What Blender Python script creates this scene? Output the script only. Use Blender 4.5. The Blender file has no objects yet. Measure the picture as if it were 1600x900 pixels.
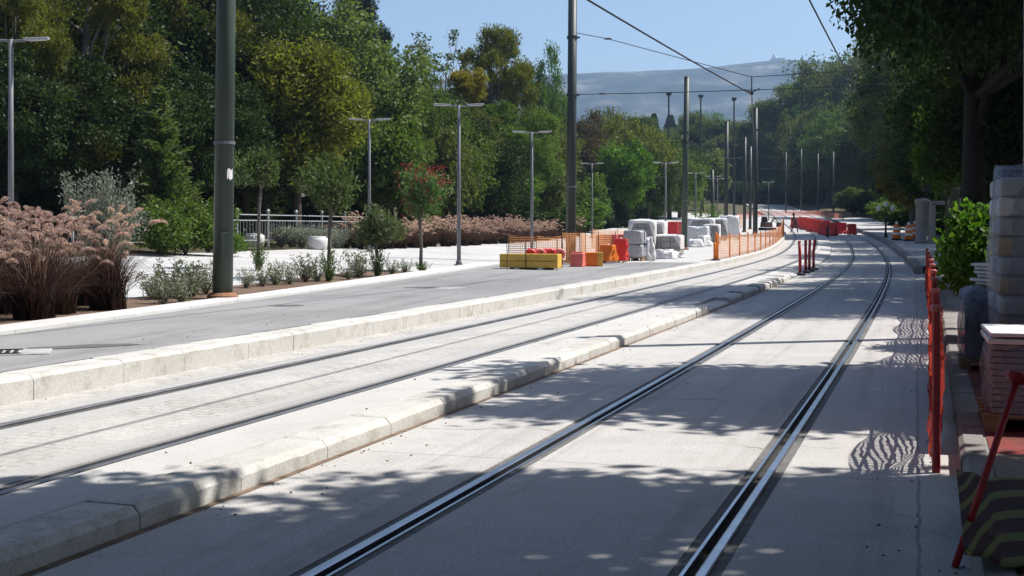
import bpy, bmesh, math, random
import numpy as np
from mathutils import Vector, Matrix, noise as mnoise

SC = bpy.context.scene
COL = SC.collection
R = math.radians
F, HOR, EYE = 2000.0, 357.0, 1.47

# ------------------------------------------------------------------ helpers
class MB:
    def __init__(s): s.v = []; s.f = []
    def add(s, vs, fs):
        b = len(s.v); s.v += [tuple(v) for v in vs]; s.f += [tuple(i + b for i in f) for f in fs]; return s
    def box(s, c, d, rz=0, rx=0, ry=0, taper=1.0):
        M = Matrix.Translation(c) @ Matrix.Rotation(rz, 4, 'Z') @ Matrix.Rotation(ry, 4, 'Y') @ Matrix.Rotation(rx, 4, 'X')
        x, y, z = d[0] / 2, d[1] / 2, d[2] / 2; t = taper
        vs = [M @ Vector(p) for p in [(-x, -y, -z), (x, -y, -z), (x, y, -z), (-x, y, -z),
                                      (-x * t, -y * t, z), (x * t, -y * t, z), (x * t, y * t, z), (-x * t, y * t, z)]]
        return s.add(vs, [(0, 3, 2, 1), (4, 5, 6, 7), (0, 1, 5, 4), (1, 2, 6, 5), (2, 3, 7, 6), (3, 0, 4, 7)])
    def tube(s, pts, rad, n=8, cap=True):
        pts = [Vector(p) for p in pts]
        if not hasattr(rad, '__len__'): rad = [rad] * len(pts)
        vs = []; fs = []; up = Vector((0.13, 0.97, 0.2))
        for i, p in enumerate(pts):
            t = (pts[min(i + 1, len(pts) - 1)] - pts[max(i - 1, 0)])
            if t.length < 1e-9: t = Vector((0, 0, 1))
            t.normalize()
            a = t.cross(up)
            if a.length < 1e-3: a = t.cross(Vector((1, 0, 0)))
            a.normalize(); b = t.cross(a); up = a.cross(t) * 1.0
            for k in range(n):
                q = 2 * math.pi * k / n
                vs.append(p + (a * math.cos(q) + b * math.sin(q)) * rad[i])
        for i in range(len(pts) - 1):
            for k in range(n):
                fs.append((i * n + k, i * n + (k + 1) % n, (i + 1) * n + (k + 1) % n, (i + 1) * n + k))
        if cap:
            fs.append(tuple(range(n - 1, -1, -1))); fs.append(tuple((len(pts) - 1) * n + k for k in range(n)))
        return s.add(vs, fs)
    def lathe(s, prof, c=(0, 0, 0), n=16):
        vs = []; fs = []
        for r, z in prof:
            for k in range(n):
                q = 2 * math.pi * k / n
                vs.append((c[0] + r * math.cos(q), c[1] + r * math.sin(q), c[2] + z))
        for i in range(len(prof) - 1):
            for k in range(n):
                fs.append((i * n + k, i * n + (k + 1) % n, (i + 1) * n + (k + 1) % n, (i + 1) * n + k))
        fs.append(tuple(range(n - 1, -1, -1))); fs.append(tuple((len(prof) - 1) * n + k for k in range(n)))
        return s.add(vs, fs)
    def prism(s, prof, x0, x1):            # profile in (y,z) extruded along x
        n = len(prof)
        vs = [(x0, y, z) for y, z in prof] + [(x1, y, z) for y, z in prof]
        fs = [(k, (k + 1) % n, n + (k + 1) % n, n + k) for k in range(n)]
        fs += [tuple(range(n - 1, -1, -1)), tuple(range(n, 2 * n))]
        return s.add(vs, fs)
    def build(s, name, mat, parent=None, smooth=False, bevel=0, loc=None, rz=0):
        me = bpy.data.meshes.new(name); me.from_pydata(s.v, [], s.f); me.update()
        bm = bmesh.new(); bm.from_mesh(me); bmesh.ops.recalc_face_normals(bm, faces=bm.faces); bm.to_mesh(me); bm.free()
        o = bpy.data.objects.new(name, me); COL.objects.link(o); me.materials.append(mat)
        if smooth:
            me.polygons.foreach_set('use_smooth', [True] * len(me.polygons))
        if bevel:
            m = o.modifiers.new('Bevel', 'BEVEL'); m.width = bevel; m.segments = 2; m.limit_method = 'ANGLE'; m.angle_limit = R(40)
        if parent: o.parent = parent
        if loc is not None: o.location = loc
        o.rotation_euler.z = rz
        return o

def mesh_np(name, verts, faces_n, mat, parent=None):
    """verts (N*k,3); every face k consecutive verts"""
    k = faces_n; nv = len(verts); nf = nv // k
    me = bpy.data.meshes.new(name)
    me.vertices.add(nv); me.vertices.foreach_set('co', np.asarray(verts, dtype=np.float32).ravel())
    me.loops.add(nv); me.loops.foreach_set('vertex_index', np.arange(nv, dtype=np.int32))
    me.polygons.add(nf); me.polygons.foreach_set('loop_start', np.arange(0, nv, k, dtype=np.int32))
    me.polygons.foreach_set('loop_total', np.full(nf, k, dtype=np.int32))
    me.update(calc_edges=True); me.validate()
    me.materials.append(mat)
    o = bpy.data.objects.new(name, me); COL.objects.link(o)
    if parent: o.parent = parent
    return o

def tag(o, label, cat, group=None):
    o['label'] = label; o['category'] = cat
    if group: o['group'] = group
    return o
def thing(name, label, cat, loc=(0, 0, 0), rz=0, group=None):
    o = bpy.data.objects.new(name, None); COL.objects.link(o); o.empty_display_size = .2
    o.location = loc; o.rotation_euler = (0, 0, rz)
    return tag(o, label, cat, group)
def struct(o, kind='structure'): o['kind'] = kind; return o
def copy_tree(o, parent=None):
    c = o.copy(); COL.objects.link(c)
    if parent: c.parent = parent
    for ch in o.children: copy_tree(ch, c)
    return c
def clone(o, label, loc, rz=0, sc=1.0, group=None, mats=None):
    c = copy_tree(o); c['label'] = label
    if group: c['group'] = group
    elif 'group' in c: del c['group']
    c.location = loc; c.rotation_euler = (0, 0, rz)
    c.scale = sc if hasattr(sc, '__len__') else (sc,) * 3
    if mats:
        for ch in c.children:
            b = ch.name.split('.')[0]
            if b in mats:
                ch.material_slots[0].link = 'OBJECT'; ch.material_slots[0].material = mats[b]
    return c

# ------------------------------------------------------------------ materials
def nt(name):
    m = bpy.data.materials.new(name); m.use_nodes = True; t = m.node_tree
    for n in list(t.nodes): t.nodes.remove(n)
    out = t.nodes.new('ShaderNodeOutputMaterial')
    return m, t, out
def N(t, typ, **kw):
    n = t.nodes.new(typ)
    for k, v in kw.items():
        if k.startswith('i_'):
            key = k[2:]; key = int(key) if key.isdigit() else key
            n.inputs[key].default_value = v
        else: setattr(n, k, v)
    return n
def ramp(t, fac, stops):
    r = t.nodes.new('ShaderNodeValToRGB'); e = r.color_ramp.elements
    while len(e) < len(stops): e.new(.5)
    for el, (p, c) in zip(e, stops): el.position = p; el.color = (*c, 1) if len(c) == 3 else c
    t.links.new(fac, r.inputs[0]); return r.outputs[0]
def mixc(t, a, b, fac, mode='MIX'):
    m = t.nodes.new('ShaderNodeMix'); m.data_type = 'RGBA'; m.blend_type = mode
    for s, v in ((6, a), (7, b), (0, fac)):
        if hasattr(v, 'is_output'): t.links.new(v, m.inputs[s])
        else: m.inputs[s].default_value = (*v, 1) if hasattr(v, '__len__') and len(v) == 3 else v
    return m.outputs[2]
def coords(t, kind='Object', scale=(1, 1, 1), rot=0):
    c = t.nodes.new('ShaderNodeTexCoord'); m = t.nodes.new('ShaderNodeMapping')
    m.inputs['Scale'].default_value = scale; m.inputs['Rotation'].default_value = (0, 0, rot)
    t.links.new(c.outputs[kind], m.inputs[0]); return m.outputs[0]
def noise(t, vec, scale, detail=6, rough=.6, dist=0):
    n = N(t, 'ShaderNodeTexNoise'); n.inputs['Scale'].default_value = scale; n.inputs['Detail'].default_value = detail
    n.inputs['Roughness'].default_value = rough; n.inputs['Distortion'].default_value = dist
    t.links.new(vec, n.inputs['Vector']); return n.outputs['Fac']
def bump(t, h, strength, dist=.01, normal=None):
    b = N(t, 'ShaderNodeBump'); b.inputs['Strength'].default_value = strength; b.inputs['Distance'].default_value = dist
    t.links.new(h, b.inputs['Height'])
    if normal is not None: t.links.new(normal, b.inputs['Normal'])
    return b.outputs['Normal']
def bsdf(t, out, col, rough=.8, metal=0, normal=None, spec=.3):
    p = N(t, 'ShaderNodeBsdfPrincipled')
    if hasattr(col, 'is_output'): t.links.new(col, p.inputs['Base Color'])
    else: p.inputs['Base Color'].default_value = (*col, 1)
    if hasattr(rough, 'is_output'): t.links.new(rough, p.inputs['Roughness'])
    else: p.inputs['Roughness'].default_value = rough
    p.inputs['Metallic'].default_value = metal; p.inputs['Specular IOR Level'].default_value = spec
    if normal is not None: t.links.new(normal, p.inputs['Normal'])
    t.links.new(p.outputs[0], out.inputs['Surface']); return p

def m_plain(name, col, rough=.6, metal=0, var=.25, scale=6, dirt=None, spec=.3, bmp=.1):
    m, t, out = nt(name); v = coords(t)
    n1 = noise(t, v, scale, 5); n2 = noise(t, v, scale * 9, 3)
    lo = tuple(c * (1 - var) for c in col); hi = tuple(min(1, c * (1 + var)) for c in col)
    c = ramp(t, n1, [(.3, lo), (.7, hi)])
    if dirt:
        d = ramp(t, n2, [(.52, (0, 0, 0)), (.7, (1, 1, 1))]); c = mixc(t, c, dirt, d)
    bsdf(t, out, c, rough, metal, bump(t, n2, bmp, .004), spec); return m

def m_concrete(name, a, b, stain, sc=1.0, joints=None, cracks=0, speck=.25, stainf=.5):
    m, t, out = nt(name); v = coords(t)
    big = noise(t, v, .35 * sc, 6, .65, .6); mid = noise(t, v, 2.3 * sc, 8, .7); fine = noise(t, v, 55, 3, .7)
    c = ramp(t, big, [(.32, a), (.68, b)])
    st = ramp(t, mid, [(.5, (0, 0, 0)), (.72, (stainf,) * 3)])
    c = mixc(t, c, stain, st)
    fs = ramp(t, fine, [(.3, (1 - speck,) * 3), (.6, (1, 1, 1)), (.75, (1 + speck * .3,) * 3)])
    c = mixc(t, c, fs, 1.0, 'MULTIPLY')
    if name in ('road_concrete', 'asphalt', 'track_bed_concrete', 'median_concrete'):
        rv = coords(t, 'Object', rot=R(17.3 if name != 'asphalt' else 11.5)); mp = N(t, 'ShaderNodeMapping'); mp.inputs['Scale'].default_value = (2.6, .10, 1); t.links.new(rv, mp.inputs[0])
        stv = noise(t, mp.outputs[0], 1.0, 5, .65, .4); ss = ramp(t, stv, [(.34, (.80, .79, .78)), (.5, (1, 1, 1)), (.66, (1.0, 1.0, 1.0)), (.76, (.88, .87, .86))])
        c = mixc(t, c, ss, 1.0, 'MULTIPLY')
    nrm = bump(t, fine, .25, .006)
    nrm = bump(t, mid, .2, .02, nrm)
    if cracks:
        vo = N(t, 'ShaderNodeTexVoronoi', feature='DISTANCE_TO_EDGE'); vo.inputs['Scale'].default_value = cracks
        wv = N(t, 'ShaderNodeVectorMath', operation='ADD'); nz = N(t, 'ShaderNodeTexNoise'); nz.inputs['Scale'].default_value = 1.6; nz.inputs['Detail'].default_value = 6
        t.links.new(v, nz.inputs['Vector']); t.links.new(v, wv.inputs[0]); t.links.new(nz.outputs['Color'], wv.inputs[1]); t.links.new(wv.outputs[0], vo.inputs['Vector'])
        ck = ramp(t, vo.outputs['Distance'], [(.0, (1, 1, 1)), (.011, (0, 0, 0))])
        msk = ramp(t, noise(t, v, .5, 3), [(.52, (0, 0, 0)), (.6, (.8,) * 3)])
        ck = mixc(t, ck, msk, 1.0, 'MULTIPLY')
        c = mixc(t, c, tuple(x * .35 for x in a), ck)
    if joints:
        br = N(t, 'ShaderNodeTexBrick'); br.offset = 0.5; br.inputs['Scale'].default_value = 1
        br.inputs['Brick Width'].default_value = joints[0]; br.inputs['Row Height'].default_value = joints[1]
        br.inputs['Mortar Size'].default_value = joints[2]; br.inputs['Mortar Smooth'].default_value = .3
        br.inputs['Color1'].default_value = (1, 1, 1, 1); br.inputs['Color2'].default_value = (.86, .86, .86, 1); br.inputs['Mortar'].default_value = (*joints[3],) * 1 + (1,) if hasattr(joints[3], '__len__') else (joints[3],) * 3 + (1,)
        jv = coords(t, 'Object', rot=joints[4] if len(joints) > 4 else 0)
        nz2 = N(t, 'ShaderNodeTexNoise'); nz2.inputs['Scale'].default_value = 9; nz2.inputs['Detail'].default_value = 2
        t.links.new(jv, nz2.inputs['Vector'])
        sub = N(t, 'ShaderNodeVectorMath', operation='MULTIPLY_ADD'); sub.inputs[1].default_value = (.03,) * 3
        t.links.new(nz2.outputs['Color'], sub.inputs[0]); t.links.new(jv, sub.inputs[2]); t.links.new(sub.outputs[0], br.inputs['Vector'])
        jf = 1.0
        if joints[2] > .0105: jf = ramp(t, noise(t, jv, 1.1, 4, .7), [(.36, (.08,) * 3), (.60, (1.0,) * 3)]); sub.inputs[1].default_value = (.085,) * 3
        c = mixc(t, c, br.outputs['Color'], jf, 'MULTIPLY')
        nrm = bump(t, br.outputs['Fac'], -.6 if joints[2] > .008 else -.3, .012, nrm)
    bsdf(t, out, c, .85, 0, nrm, .25); return m

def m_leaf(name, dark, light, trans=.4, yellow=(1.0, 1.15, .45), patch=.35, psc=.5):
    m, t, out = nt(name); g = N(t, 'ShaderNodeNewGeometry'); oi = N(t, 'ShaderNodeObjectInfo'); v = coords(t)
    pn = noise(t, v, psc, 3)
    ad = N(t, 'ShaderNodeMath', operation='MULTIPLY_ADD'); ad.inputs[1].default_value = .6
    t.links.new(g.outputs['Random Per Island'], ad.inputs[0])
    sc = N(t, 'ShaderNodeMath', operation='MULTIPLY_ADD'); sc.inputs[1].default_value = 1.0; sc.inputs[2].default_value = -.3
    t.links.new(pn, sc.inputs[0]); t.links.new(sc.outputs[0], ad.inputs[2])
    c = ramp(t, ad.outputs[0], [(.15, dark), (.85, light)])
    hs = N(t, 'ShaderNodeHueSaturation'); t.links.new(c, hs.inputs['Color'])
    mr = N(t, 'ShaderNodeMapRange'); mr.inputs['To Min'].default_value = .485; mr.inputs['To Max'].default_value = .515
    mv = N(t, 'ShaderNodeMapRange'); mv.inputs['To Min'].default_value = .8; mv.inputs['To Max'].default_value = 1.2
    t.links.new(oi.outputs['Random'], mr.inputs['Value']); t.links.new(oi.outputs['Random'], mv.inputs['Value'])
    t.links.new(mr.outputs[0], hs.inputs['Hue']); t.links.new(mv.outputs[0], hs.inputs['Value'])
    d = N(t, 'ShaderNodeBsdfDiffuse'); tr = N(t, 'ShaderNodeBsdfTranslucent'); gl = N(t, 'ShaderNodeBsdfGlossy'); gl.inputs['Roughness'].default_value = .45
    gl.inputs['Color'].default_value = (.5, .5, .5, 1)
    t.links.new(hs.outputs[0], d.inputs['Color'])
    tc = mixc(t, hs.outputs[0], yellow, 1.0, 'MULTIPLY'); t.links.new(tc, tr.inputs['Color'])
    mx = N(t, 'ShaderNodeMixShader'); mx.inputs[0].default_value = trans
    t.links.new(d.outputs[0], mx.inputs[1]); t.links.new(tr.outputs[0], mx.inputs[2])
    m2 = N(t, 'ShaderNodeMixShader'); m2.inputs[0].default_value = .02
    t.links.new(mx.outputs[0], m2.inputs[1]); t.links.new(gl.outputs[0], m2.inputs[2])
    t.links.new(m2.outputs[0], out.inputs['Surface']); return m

def m_net(name, col, cell=.05, solid=.36):
    m, t, out = nt(name); v = coords(t, 'Object'); sx = N(t, 'ShaderNodeSeparateXYZ'); t.links.new(v, sx.inputs[0])
    res = []
    for ax, c in ((0, cell), (2, cell * 1.1)):
        mu = N(t, 'ShaderNodeMath', operation='MULTIPLY'); mu.inputs[1].default_value = 1 / c; t.links.new(sx.outputs[ax], mu.inputs[0])
        fr = N(t, 'ShaderNodeMath', operation='FRACT'); t.links.new(mu.outputs[0], fr.inputs[0])
        lt = N(t, 'ShaderNodeMath', operation='LESS_THAN'); lt.inputs[1].default_value = solid; t.links.new(fr.outputs[0], lt.inputs[0]); res.append(lt.outputs[0])
    mxm = N(t, 'ShaderNodeMath', operation='MAXIMUM'); t.links.new(res[0], mxm.inputs[0]); t.links.new(res[1], mxm.inputs[1])
    nz = noise(t, v, 3, 4); c = ramp(t, nz, [(.3, tuple(x * .75 for x in col)), (.7, col)])
    d = N(t, 'ShaderNodeBsdfDiffuse'); tl = N(t, 'ShaderNodeBsdfTranslucent'); t.links.new(c, d.inputs[0]); t.links.new(c, tl.inputs[0])
    ms = N(t, 'ShaderNodeMixShader'); ms.inputs[0].default_value = .45; t.links.new(d.outputs[0], ms.inputs[1]); t.links.new(tl.outputs[0], ms.inputs[2])
    tp = N(t, 'ShaderNodeBsdfTransparent'); m3 = N(t, 'ShaderNodeMixShader')
    t.links.new(mxm.outputs[0], m3.inputs[0]); t.links.new(tp.outputs[0], m3.inputs[1]); t.links.new(ms.outputs[0], m3.inputs[2])
    t.links.new(m3.outputs[0], out.inputs['Surface']); return m

def m_wrap(name, col, alpha=.9, rough=.3):
    m, t, out = nt(name); v = coords(t); n1 = noise(t, v, 5, 6, .7, 1.5); n2 = noise(t, v, 22, 4)
    nr = bump(t, n1, .7, .05); nr = bump(t, n2, .35, .01, nr)
    c = ramp(t, n1, [(.3, tuple(x * .8 for x in col)), (.65, col)])
    p = bsdf(t, out, c, rough, 0, nr, .5)
    if alpha < 1:
        a = ramp(t, n1, [(.35, (alpha - .25,) * 3), (.65, (alpha,) * 3)]); t.links.new(a, p.inputs['Alpha'])
    return m

CONC = m_concrete('road_concrete', (.46, .445, .425), (.54, .525, .505), (.38, .365, .345), 1.3, (5.2, 60, .010, .62, R(-72.5)), .42, .32, .62)
CONC_W = m_concrete('median_concrete', (.46, .45, .43), (.52, .51, .49), (.39, .375, .35), 1.0, None, .35, .15, .5)
BED = m_concrete('track_bed_concrete', (.39, .385, .375), (.45, .44, .43), (.36, .35, .34), 1.0, None, 0, .2)
SETTS = m_concrete('stone_setts', (.45, .43, .40), (.55, .53, .50), (.37, .355, .33), 2.0, (.17, .12, .011, .62, R(17)), 0, .3, .6)
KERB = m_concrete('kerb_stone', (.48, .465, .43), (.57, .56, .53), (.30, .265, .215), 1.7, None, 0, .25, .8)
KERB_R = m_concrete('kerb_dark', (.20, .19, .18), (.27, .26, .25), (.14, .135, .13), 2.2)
ASPH = m_concrete('asphalt', (.22, .22, .22), (.32, .32, .315), (.19, .19, .19), .6, None, 0, .3, .6)
ASPH_D = m_concrete('asphalt_patch', (.12, .12, .12), (.16, .16, .16), (.07, .07, .07), 1, None, 0, .45)
PLAZA = m_concrete('plaza_paving', (.46, .455, .44), (.53, .525, .51), (.40, .39, .37), .6, (.8, .4, .008, .78, R(12)), 0, .12, .4)
WSTRIP = m_concrete('white_kerb_strip', (.53, .525, .51), (.60, .595, .58), (.44, .43, .40), 1, (1.0, 4, .012, .6, R(78)), 0, .12)
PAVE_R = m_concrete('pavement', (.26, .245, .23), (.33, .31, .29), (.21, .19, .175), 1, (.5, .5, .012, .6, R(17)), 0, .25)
RED_PAVE = m_plain('red_paving', (.20, .035, .03), .85, 0, .35, 3, (.10, .06, .05), bmp=.3)
GRAVEL = m_concrete('gravel', (.24, .20, .16), (.34, .28, .23), (.16, .11, .09), 8, None, 0, .7)
SOIL = m_concrete('soil', (.13, .085, .055), (.2, .135, .095), (.09, .06, .04), 4, None, 0, .5)
GROUND = m_concrete('woodland_ground', (.07, .065, .035), (.12, .10, .055), (.05, .06, .02), 1.2, None, 0, .5)
STEEL = m_plain('polished_rail_steel', (.44, .45, .47), .30, 1.0, .15, 3, bmp=.05)
STEEL_O = m_plain('worn_rail_steel', (.24, .235, .23), .45, .85, .3, 5, bmp=.1)
GROOVE = m_plain('groove_dirt', (.03, .028, .026), .9, 0, .4, 8)
SEAL = m_concrete('rail_sealant', (.10, .10, .10), (.19, .185, .18), (.28, .27, .26), 3, None, 0, .4, .7)
SEAL_G = m_concrete('rail_concrete_edge', (.19, .188, .182), (.25, .247, .24), (.30, .29, .28), 3, None, 0, .3, .7)
POLE = m_plain('pole_green_paint', (.044, .068, .052), .5, 0, .15, 2, (.06, .06, .05), spec=.4)
POLE_D = m_plain('pole_dark_paint', (.035, .042, .038), .5, 0, .15, 2, spec=.4)
RUST = m_plain('rusty_base', (.22, .11, .06), .85, 0, .35, 5)
GALV = m_plain('lamp_grey_metal', (.15, .155, .17), .55, .1, .12, 4, spec=.4)
LAMPH = m_plain('lamp_head_metal', (.36, .37, .38), .5, .1, .1, 4)
LENS = m_plain('lamp_glass', (.65, .65, .62), .2, 0, .05, 4)
WIRE = m_plain('wire', (.03, .03, .035), .5, .5, .1)
INSUL = m_plain('insulator', (.06, .05, .05), .4)
BARK = m_concrete('bark', (.075, .055, .042), (.14, .11, .085), (.05, .04, .03), 6, None, 0, .6)
BARK_D = m_concrete('bark_dark', (.020, .016, .013), (.042, .034, .028), (.015, .012, .010), 6, None, 0, .6)
BARK_G = m_concrete('bark_grey', (.12, .105, .09), (.2, .18, .155), (.08, .07, .06), 6, None, 0, .5)
YEL = m_plain('yellow_board', (.66, .40, .06), .6, 0, .18, 4, (.38, .27, .1))
ORG = m_plain('orange_plastic', (.75, .20, .03), .45, 0, .12, 4)
REDP = m_plain('red_plastic', (.62, .045, .04), .42, 0, .15, 4)
PINKP = m_plain('faded_red_plastic', (.66, .17, .14), .5, 0, .18, 4)
REDF = m_plain('red_fence_plastic', (.34, .020, .026), .42, 0, .2, 4, (.3, .03, .03))
CAPR = m_plain('faded_cap', (.50, .12, .11), .5, 0, .1)  # lighter than the post red: sunlight on the caps put into the colour
WHITE = m_plain('white_plastic', (.72, .72, .70), .5, 0, .08, 4)
WPAINT = m_plain('white_concrete', (.62, .61, .58), .7, 0, .08, 4)
REBAR = m_plain('rebar', (.10, .065, .05), .8, .2, .3)
NET_O = m_net('orange_net', (.86, .40, .17), .06, .30)
NET_R = m_net('red_net', (.55, .07, .045), .055, .46)
NET_P = m_net('pale_red_net', (.70, .25, .20), .055, .30)
WRAP = m_wrap('white_wrap', (.70, .70, .70), 1.0, .38)
WRAP_G = m_wrap('grey_wrap', (.40, .41, .43), 1.0, .35)
WRAP_C = m_wrap('clear_wrap', (.30, .35, .47), .50, .2)
WRAP_B = m_wrap('bluish_wrap', (.28, .34, .45), .72, .22)
PAVER = m_concrete('grey_paver', (.26, .26, .26), (.38, .38, .38), (.17, .17, .17), 5, None, 0, .4)
BAG_A = m_plain('grey_sack', (.28, .30, .34), .7, 0, .15, 3)
BAG_B = m_plain('brown_sack', (.30, .24, .20), .75, 0, .15, 3)
BAG_W = m_plain('pale_sack', (.45, .46, .48), .7, 0, .12, 3)
WOOD = m_plain('pallet_wood', (.26, .18, .10), .85, 0, .3, 6)
BLACK = m_plain('black_iron', (.018, .018, .02), .5, .2, .2)
STONE = m_concrete('pillar_stone', (.24, .225, .21), (.33, .31, .29), (.18, .165, .15), 3, None, 0, .35)
GLOBE = m_plain('opal_globe', (.55, .55, .53), .3, 0, .03)
RAILM = m_plain('pale_railing', (.36, .37, .37), .5, .2, .12)

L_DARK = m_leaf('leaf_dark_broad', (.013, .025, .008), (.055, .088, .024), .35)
L_MID = m_leaf('leaf_mid_green', (.042, .078, .016), (.145, .205, .045), .4)
L_OLIVE = m_leaf('leaf_olive_green', (.06, .08, .026), (.175, .20, .07), .45)
L_PINE = m_leaf('leaf_pine_yellow', (.035, .048, .010), (.20, .20, .042), .5, psc=.35)
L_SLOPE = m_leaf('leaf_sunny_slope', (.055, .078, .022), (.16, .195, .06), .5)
L_YEL = m_leaf('leaf_thuja_yellow', (.045, .056, .010), (.25, .25, .045), .52, psc=.8)
L_GOLD = m_leaf('leaf_gold', (.10, .09, .012), (.30, .22, .03), .45)
L_CONI = m_leaf('leaf_soft_conifer', (.06, .10, .028), (.17, .22, .075), .4)
L_CYP = m_leaf('leaf_cypress', (.012, .018, .010), (.035, .042, .022), .25)
L_BRITE = m_leaf('leaf_bright_green', (.04, .085, .012), (.12, .20, .03), .45)
L_OLEA = m_leaf('leaf_oleander', (.055, .095, .035), (.16, .22, .09), .35)
L_GREYG = m_leaf('leaf_grey_green', (.06, .08, .04), (.15, .18, .095), .3)
L_SILV = m_leaf('leaf_silver', (.13, .15, .115), (.32, .34, .28), .3, (1.05, 1.05, .85))
L_HERB = m_leaf('leaf_herb', (.12, .14, .09), (.30, .32, .24), .3, (1.1, 1.1, .7))
L_RED = m_leaf('petal_red', (.18, .03, .035), (.36, .08, .09), .35, (1.1, .6, .6))
L_BROWN = m_leaf('leaf_dry_brown', (.05, .04, .02), (.12, .095, .05), .35, (1.1, 1, .6))
L_BLADE = m_leaf('grass_blade_purple', (.024, .014, .012), (.085, .048, .038), .35, (1.2, .9, .7))
L_PLUME = m_leaf('grass_plume', (.46, .35, .29), (.80, .66, .57), .45, (1.1, .95, .85))
L_PLUME2 = m_leaf('grass_plume_tan', (.34, .24, .18), (.60, .46, .37), .45, (1.1, .98, .85))

# ------------------------------------------------------------------ the lie of the land
_Y = np.array([-20, -5, 5.4, 8.6, 14.5, 20.2, 22.8, 34, 45, 57, 64.6, 80, 88, 110, 150, 200, 260])
_X = np.array([-8.4, -3.45, 0, 1.0, 2.92, 4.74, 5.6, 9.15, 12.5, 15.95, 18.0, 22.0, 23.9, 28.6, 36.2, 43.5, 50.5])
_P = np.polyfit(_Y, _X, 5, w=1 / (1 + np.abs(_Y) / 40)); _D = np.polyder(_P)
def C(Y):
    return float(np.polyval(_P, Y)) if Y < 260 else float(np.polyval(_P, 260) + (Y - 260) * np.polyval(_D, 260))
def TH(Y): return math.atan(float(np.polyval(_D, min(Y, 260))))
_zy = np.array([-100, 56, 70, 80, 95, 110, 140, 200, 300, 500, 900]); _zz = np.array([0, 0, .1, .3, .62, .92, 1.75, 4.2, 9, 16, 22])
_gy = np.arange(-120, 920, 2.0); _gz = np.interp(_gy, _zy, _zz)
_gz = np.convolve(np.pad(_gz, 4, mode='edge'), np.ones(9) / 9, mode='valid')
def ZB(Y): return float(np.interp(Y, _gy, _gz))
def inv(X, Yw):
    Y = Yw
    for _ in range(4):
        th = TH(Y); o = (X - C(Y)) * math.cos(th) - (Yw - Y) * math.sin(th)
        Y = Yw + o * math.sin(th)
    return Y, (X - C(Y)) / math.cos(TH(Y)) if abs(math.cos(TH(Y))) > .1 else 0
def P(Y, o, z=0): return (C(Y) + o * math.cos(TH(Y)), Y - o * math.sin(TH(Y)), ZB(Y) + z)
O_KB = -5.45                                             # back of the left kerb
def lat(o, Y):                                           # height of the finished surface above the track datum
    if o > 1.9: return .12 + (.13 if Y > 42 else 0) + max(0, o - 9) * .05
    if o > -1.95: return 0
    if o > -2.75: return .12
    if o > -5.1: return .10
    if o > O_KB: return .30
    r = .30 + max(0, -o - 9.5) * .045
    if o < -21: r += (-21 - o) * .03
    return r
def SZ(X, Yw):
    Y, o = inv(X, Yw); return ZB(Y) + lat(o, Y)
def at(px, Y): return ((px - 800) * Y / F, Y)            # plan position seen at that photo column at distance Y
def G(px, Y, dz=0):
    x, y = at(px, Y); return (x, y, SZ(x, y) + dz)
def G2(x, y, dz=0): return (x, y, SZ(x, y) + dz)

def ystops(a, b):
    out = []; y = a
    while y < b:
        out.append(y); y += .5 if y < 40 else (1.0 if y < 100 else 4.0)
    return out + [b]
def ribbon(mb, prof, a, b, fn=None):
    ys = ystops(a, b); n = len(prof); vs = []; fs = []
    for y in ys:
        for o, z in prof: vs.append(P(y, o, z))
    for i in range(len(ys) - 1):
        for k in range(n - 1): fs.append((i * n + k, i * n + k + 1, (i + 1) * n + k + 1, (i + 1) * n + k))
    return mb.add(vs, fs)
def surface(name, prof, a, b, mat):
    return struct(ribbon(MB(), prof, a, b).build(name, mat))

# base ground: one sheet to the horizon
def build_ground():
    xs = np.concatenate([np.linspace(-900, -80, 18), np.linspace(-70, 90, 81), np.linspace(105, 900, 20)])
    ys = np.concatenate([np.linspace(-60, 140, 81), np.linspace(148, 420, 35), np.linspace(450, 3000, 18)])
    vs = []; fs = []
    for y in ys:
        for x in xs:
            Y, o = inv(x, y)
            z = ZB(Y)
            if -26 < o < 7: z += min(lat(o, Y), 0 if -6 < o < 4 else 9) - .12
            else: z += lat(max(-90, min(60, o)), Y) - .03
            if -6 < o < -4: z = ZB(Y) - .12
            d = abs(o)
            if y > 200: z += min(1, (y - 200) / 200) * min(9, max(0, d - 12) * .10)
            if o > 14 and y > 40: z += min(1, (y - 40) / 60) * min(9, (o - 14) * .16)
            z += .10 * mnoise.noise(Vector((x * .15, y * .15, 0))) * (1 if (o < -26 or o > 9) else 0)
            vs.append((float(x), float(y), float(z)))
    nx = len(xs)
    for j in range(len(ys) - 1):
        for i in range(nx - 1): fs.append((j * nx + i, j * nx + i + 1, (j + 1) * nx + i + 1, (j + 1) * nx + i))
    o = MB().add(vs, fs).build('ground', GROUND, smooth=True); return struct(o)
ground = build_ground()
def ground_z(x, y):
    Y, o = inv(x, y); z = ZB(Y) + lat(max(-90, min(60, o)), Y) - .03; d = abs(o)
    if y > 200: z += min(1, (y - 200) / 200) * min(9, max(0, d - 12) * .10)
    if o > 14 and y > 40: z += min(1, (y - 40) / 60) * min(9, (o - 14) * .16)
    return z

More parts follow.
